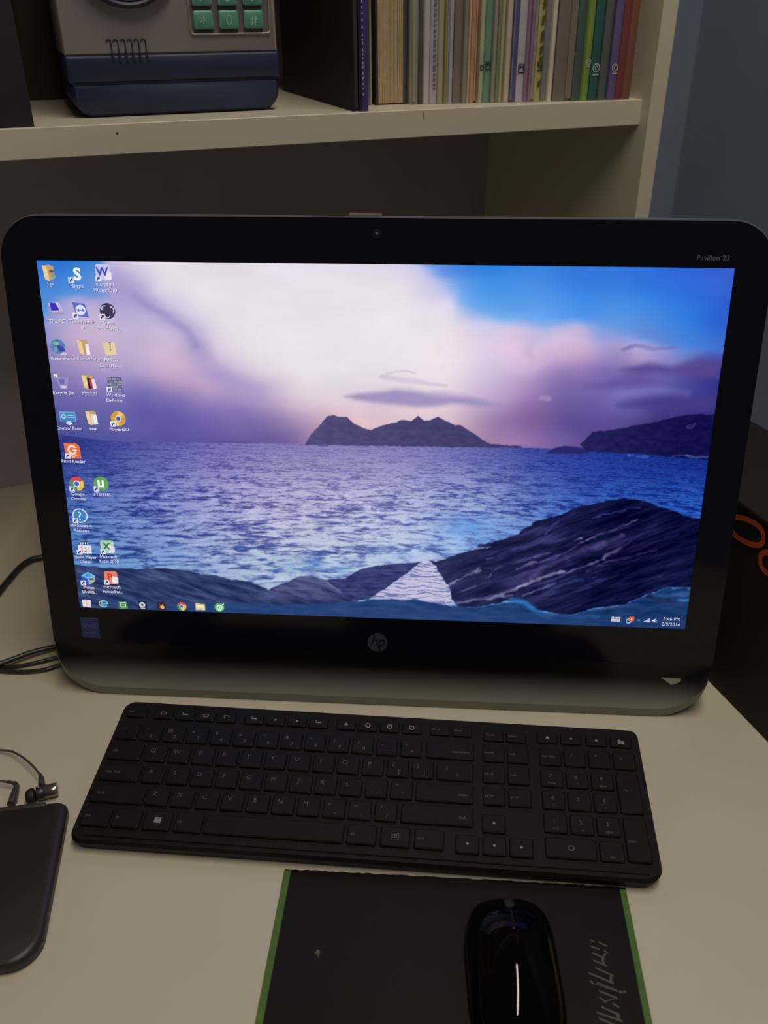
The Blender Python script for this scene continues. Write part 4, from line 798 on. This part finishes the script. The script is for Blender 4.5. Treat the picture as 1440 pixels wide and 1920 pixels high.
STR = [(0.1539, -0.2556, 0.1566, -0.2568), (0.1594, -0.257, 0.1645, -0.2594), (0.1539, -0.2601, 0.1591, -0.2618), (0.1618, -0.2623, 0.1644, -0.2642), (0.154, -0.2645, 0.1617, -0.2678), (0.1542, -0.2696, 0.1622, -0.2727), (0.1548, -0.2745, 0.1652, -0.2791), (0.15, -0.2781, 0.1647, -0.284), (0.1502, -0.2833, 0.1524, -0.2847), (0.1543, -0.2843, 0.1661, -0.2886), (0.1669, -0.2894, 0.1715, -0.2889), (0.1548, -0.2893, 0.1654, -0.2934), (0.1545, -0.2934, 0.1583, -0.2963), (0.1618, -0.2967, 0.1657, -0.2989), (0.1549, -0.2992, 0.1652, -0.3037), (0.1517, -0.3028, 0.1661, -0.3072), (0.1524, -0.3063, 0.1648, -0.3111)]
b = MB(); pm = mat('pad_print', (82, 76, 72), .5, var=.2, scale=200)
for x0, y0, x1, y1 in STR:
    x0 -= .0661; x1 -= .0661; y0 += .34; y1 += .34
    b.poly([(x0, y0+.0007), (x0+.0004, y0-.0008), (x1+.0004, y1-.0008), (x1, y1+.0007)][::1], .00185, pm)
for i in (3, 4, 6, 8, 11, 14):          # connecting turns between strokes
    a, c = STR[i], STR[min(i+1, len(STR)-1)]
    b.poly([(a[2]-.0667-.0016, a[3]+.34), (a[2]-.0667, a[3]+.34), (c[2]-.0667-.0002, c[3]+.34), (c[2]-.0667-.0018, c[3]+.34)], .00184, pm)
b.build('pad_lettering', None, pad)
b = MB(); b.poly([(-.0885, .0640), (-.0865, .0670), (-.0845, .0655), (-.0852, .0625)], .00185, mat('green_print', (70, 92, 50), .6)); b.poly([(-.0865, .0625), (-.0858, .0627), (-.0848, .0605)], .00185, MC['green_print']); b.build('small_mark', None, pad)

mou = thing('computer_mouse', 'glossy black computer mouse on the mouse pad', 'mouse', (.1035, -.2880, .0018), R(4))
mb = mat('mouse_gloss', (9, 8, 9), .03, var=.02, spec=.10)
def mouse_surf(y, s):          # y -1 back .. 1 front, s 0..1 across
    a = math.pi*s; w = .0305*(1-.08*math.cos(y*1.8))*max(0, 1-abs(y)**3.4)**.5
    h = .036*(max(0, 1-abs((y-.12)/1.12)**2.05))**.55 if y < .12 else .036*(max(0, 1-abs((y-.12)/.88)**2.6))**.75
    cx = -math.copysign(abs(math.cos(a))**.82, math.cos(a))*w; cz = h*abs(math.sin(a))**.62
    return (cx, y*.055, max(.0004, cz))
b = MB(); NY_, NS = 44, 36
for j in range(NY_+1):
    y = -1+2*j/NY_; y = math.sin(y*math.pi/2)
    for i in range(NS+1): b.v.append(mouse_surf(y*.999, i/NS))
for j in range(NY_):
    for i in range(NS): k = j*(NS+1)+i; b.f.append((k, k+NS+1, k+NS+2, k+1)[::-1]); b.m.append(0)
b.build('mouse_shell', mb, mou, smooth=70)
MB().tube([(0, y*.055, mouse_surf(y, .5)[2]+.0001) for y in (.30, .45, .6, .75, .88)], .0005, seg=6).build('button_split', mat('matte_black', (8, 8, 8), .8), mou)
w = MB().lathe([(.0085, -.003), (.0095, -.0015), (.0095, .0015), (.0085, .003)], seg=24).build('scroll_wheel', mat('wheel_rubber', (18, 18, 18), .7), mou, smooth=50, M=Matrix.Translation((0, .032, .0225)) @ Matrix.Rotation(R(90), 4, 'Y'))
MB().prism(rrect(-.026, -.050, .026, .050, .018), [(0, 0), (0, .0012)]).build('mouse_base', mat('matte_black', (8, 8, 8), .8), mou)

# ------------------------------------------------------------ phone, earphones
ph = thing('smartphone', 'dark brown smartphone in a soft case lying at the left edge of the desk', 'phone', (-.2395, -.2420, 0), R(13))
phm = mat('case_brown_black', (44, 35, 36), .42, var=.15, scale=40, bump=.03)
o_ = rrect(-.034, -.0645, .034, .0650, 0, n=7, rs=[.020, .0085, .0085, .020])
MB().prism(o_, [(.0025, .0004), (0, .003), (0, .0078), (.0012, .0100), (.004, .0112)]).build('phone_case', phm, ph, smooth=60)
MB().prism(rrect(-.026, .0605, .018, .0645, .0012), [(0, .0105), (0, .0116), (.0004, .0120)]).build('top_ridge', mat('ridge_brown', (66, 54, 50), .4), ph, smooth=40)

ear = thing('earphones', 'grey wired earphones with a silver bud behind the phone', 'earphones', (-.25, -.155, 0))
def L(P, z): return [(x+.25, y+.155, z if not isinstance(z, list) else z[i]) for i, (x, y) in enumerate(P)]
wire = mat('wire_grey', (74, 68, 60), .5); dkr = mat('bud_rubber', (34, 31, 33), .55)
MB().tube(smooth_path(L([(-.345, -.116), (-.318, -.117), (-.2983, -.1191), (-.2884, -.1214), (-.2766, -.1282), (-.2639, -.1376), (-.2538, -.1464)], [.0012, .0022, .0042, .0058, .0078, .0090, .0088])), .0009, seg=8).build('wire', wire, ear, smooth=60)
MB().tube(smooth_path(L([(-.340, -.155), (-.315, -.1540), (-.2951, -.1538), (-.2828, -.1530), (-.2745, -.1538)], .0062)), .0009, seg=8).build('wire', wire, ear, smooth=60)
MB().tube(smooth_path(L([(-.2770, -.1533), (-.2710, -.1545), (-.2682, -.1570)], .0064), 5), [.0013]*5+[.0019]*6, seg=10).build('jack_boot', mat('boot_grey', (62, 58, 56), .45), ear, smooth=60)
MB().tube(L([(-.2682, -.1567), (-.2663, -.1670), (-.2650, -.1745)], .0062), [.0022, .0030, .0030], seg=14).build('jack_body', mat('jack_metal', (96, 92, 88), .28, metal=.6), ear, smooth=50)
ax = Vector((.0128, .0050, 0)).normalized()
def along(c, pr): return [Vector(c)+ax*t for t, _ in pr], [r for _, r in pr]
c0 = (.0055, -.0062, .0062)
pr = [(.000, .0048), (.0005, .0052), (.0085, .0052), (.0095, .0048), (.0098, .0030)]
p_, r_ = along(c0, pr); MB().tube(p_, r_, seg=28).build('bud_barrel', mat('chrome_mauve', (150, 136, 138), .22, metal=.85), ear, smooth=45)
pr = [(-.0060, .0030), (-.0055, .0052), (-.0010, .0058), (.0002, .0052)]
p_, r_ = along(c0, pr); MB().tube(p_, r_, seg=24).build('bud_housing', mat('bud_dark', (44, 42, 46), .35), ear, smooth=50)
pr = [(-.0135, .0022), (-.0130, .0044), (-.0100, .0060), (-.0072, .0056), (-.0060, .0030)]
p_, r_ = along((c0[0], c0[1]-.0008, c0[2]-.0006), pr); MB().tube(p_, r_, seg=24).build('ear_tip', dkr, ear, smooth=50)
MB().tube([(-.0040, .0090, .0088), (-.0012, .0050, .0084), (.0014, -.0010, .0072)], [.0012, .0021, .0026], seg=12).build('strain_relief', mat('boot_grey', (62, 58, 56), .45), ear, smooth=50)
MB().lathe([(.0009, 0), (.0009, .0004), (.0005, .0006)], seg=10).build('bud_vent', mat('bright_dot', (190, 190, 190), .2, metal=.8), ear, M=Matrix.Translation((.0022, -.0072, .0118)))

# ------------------------------------------------------------ cables at the left
cabm = mat('cable_black', (48, 48, 44), .3, var=.05)
def cable(label, P, r, zs, bump=None):
    base = Vector((P[0][0], P[0][1], 0)); e = thing('power_cable', label, 'cable', base)
    MB().tube(smooth_path([(x-base.x, y-base.y, z) for (x, y), z in zip(P, zs)]), r, seg=12).build('cable_sheath', cabm, e, smooth=60)
    return e
cable('thick dark cable arching up beside the left edge of the computer', [(-.22, .190), (-.30, .188), (-.355, .177), (-.3818, .1629), (-.3906, .1575), (-.3969, .1435), (-.3989, .1168), (-.3992, .090), (-.398, .040)], .0034, [.0036]*9)
cable('uppermost of the dark cables lying by the computer foot', [(-.22, .058), (-.265, .032), (-.3012, .0118), (-.3200, .0010), (-.3392, -.0130), (-.3555, -.026), (-.40, -.060)], .0024, [.0026, .0026, .0060, .0074, .0070, .0068, .0030])
cable('middle dark cable crossing over the others by the computer foot', [(-.23, .040), (-.270, .014), (-.2976, .0005), (-.3233, -.0120), (-.3462, -.0166), (-.40, -.013)], .0020, [.0022]*6)
cable('lowest dark cable with a glossy highlight by the computer foot', [(-.22, .026), (-.262, .005), (-.2906, -.0095), (-.3041, -.0180), (-.3231, -.0220), (-.3449, -.0220), (-.3675, -.0215), (-.41, -.025)], .0021, [.0022]*8)

# ------------------------------------------------------------ black box at the right
u2 = Vector((.372, -.928, 0)).normalized(); n2 = Vector((-u2.y, u2.x, 0))     # n2 points away from the viewer
ang = math.atan2(u2.y, u2.x)
box = thing('cardboard_box', 'black cardboard box with orange lettering at the right behind the computer', 'box', (.3245, -.0686, 0), ang)
bb = mat('matte_black_card', (13, 12, 15), .75, var=.2, scale=25)
MB().box((-.30, 0, .0004), (.10, .002, .176)).build('side_panel', bb, box)
MB().box((-.30, .108, .0004), (.10, .110, .176)).build('side_panel', bb, box)
MB().box((-.30, .002, .0004), (-.298, .108, .176)).build('end_panel', bb, box)
MB().box((.098, .002, .0004), (.10, .108, .176)).build('end_panel', bb, box)
MB().box((-.301, -.0008, .1745), (.101, .1108, .179), bev=.001).build('lid', bb, box)
og = mat('orange_print', (196, 74, 30), .6, var=.1, scale=80)
def ring(cx, cz, ax_, bx_, w, tilt_, a0=0, a1=360):
    vs = []; n = 30
    for i in range(n+1):
        t = R(a0+(a1-a0)*i/n)
        for q in (1, -1):
            x = (ax_+q*w/2)*math.copysign(abs(math.cos(t))**.8, math.cos(t)); z = (bx_+q*w/2)*math.copysign(abs(math.sin(t))**.8, math.sin(t))
            vs.append((cx+x*math.cos(tilt_)-z*math.sin(tilt_), -.0014, cz+x*math.sin(tilt_)+z*math.cos(tilt_)))
    return vs, [(2*i, 2*i+1, 2*i+3, 2*i+2) for i in range(n)]
b = MB()
for cx, cz in ((-.1135, .1700), (-.0746, .1600), (-.0357, .1500)): b.add(*ring(cx, cz, .0190, .0095, .0045, R(13)), og)
b.build('box_lettering', None, box)
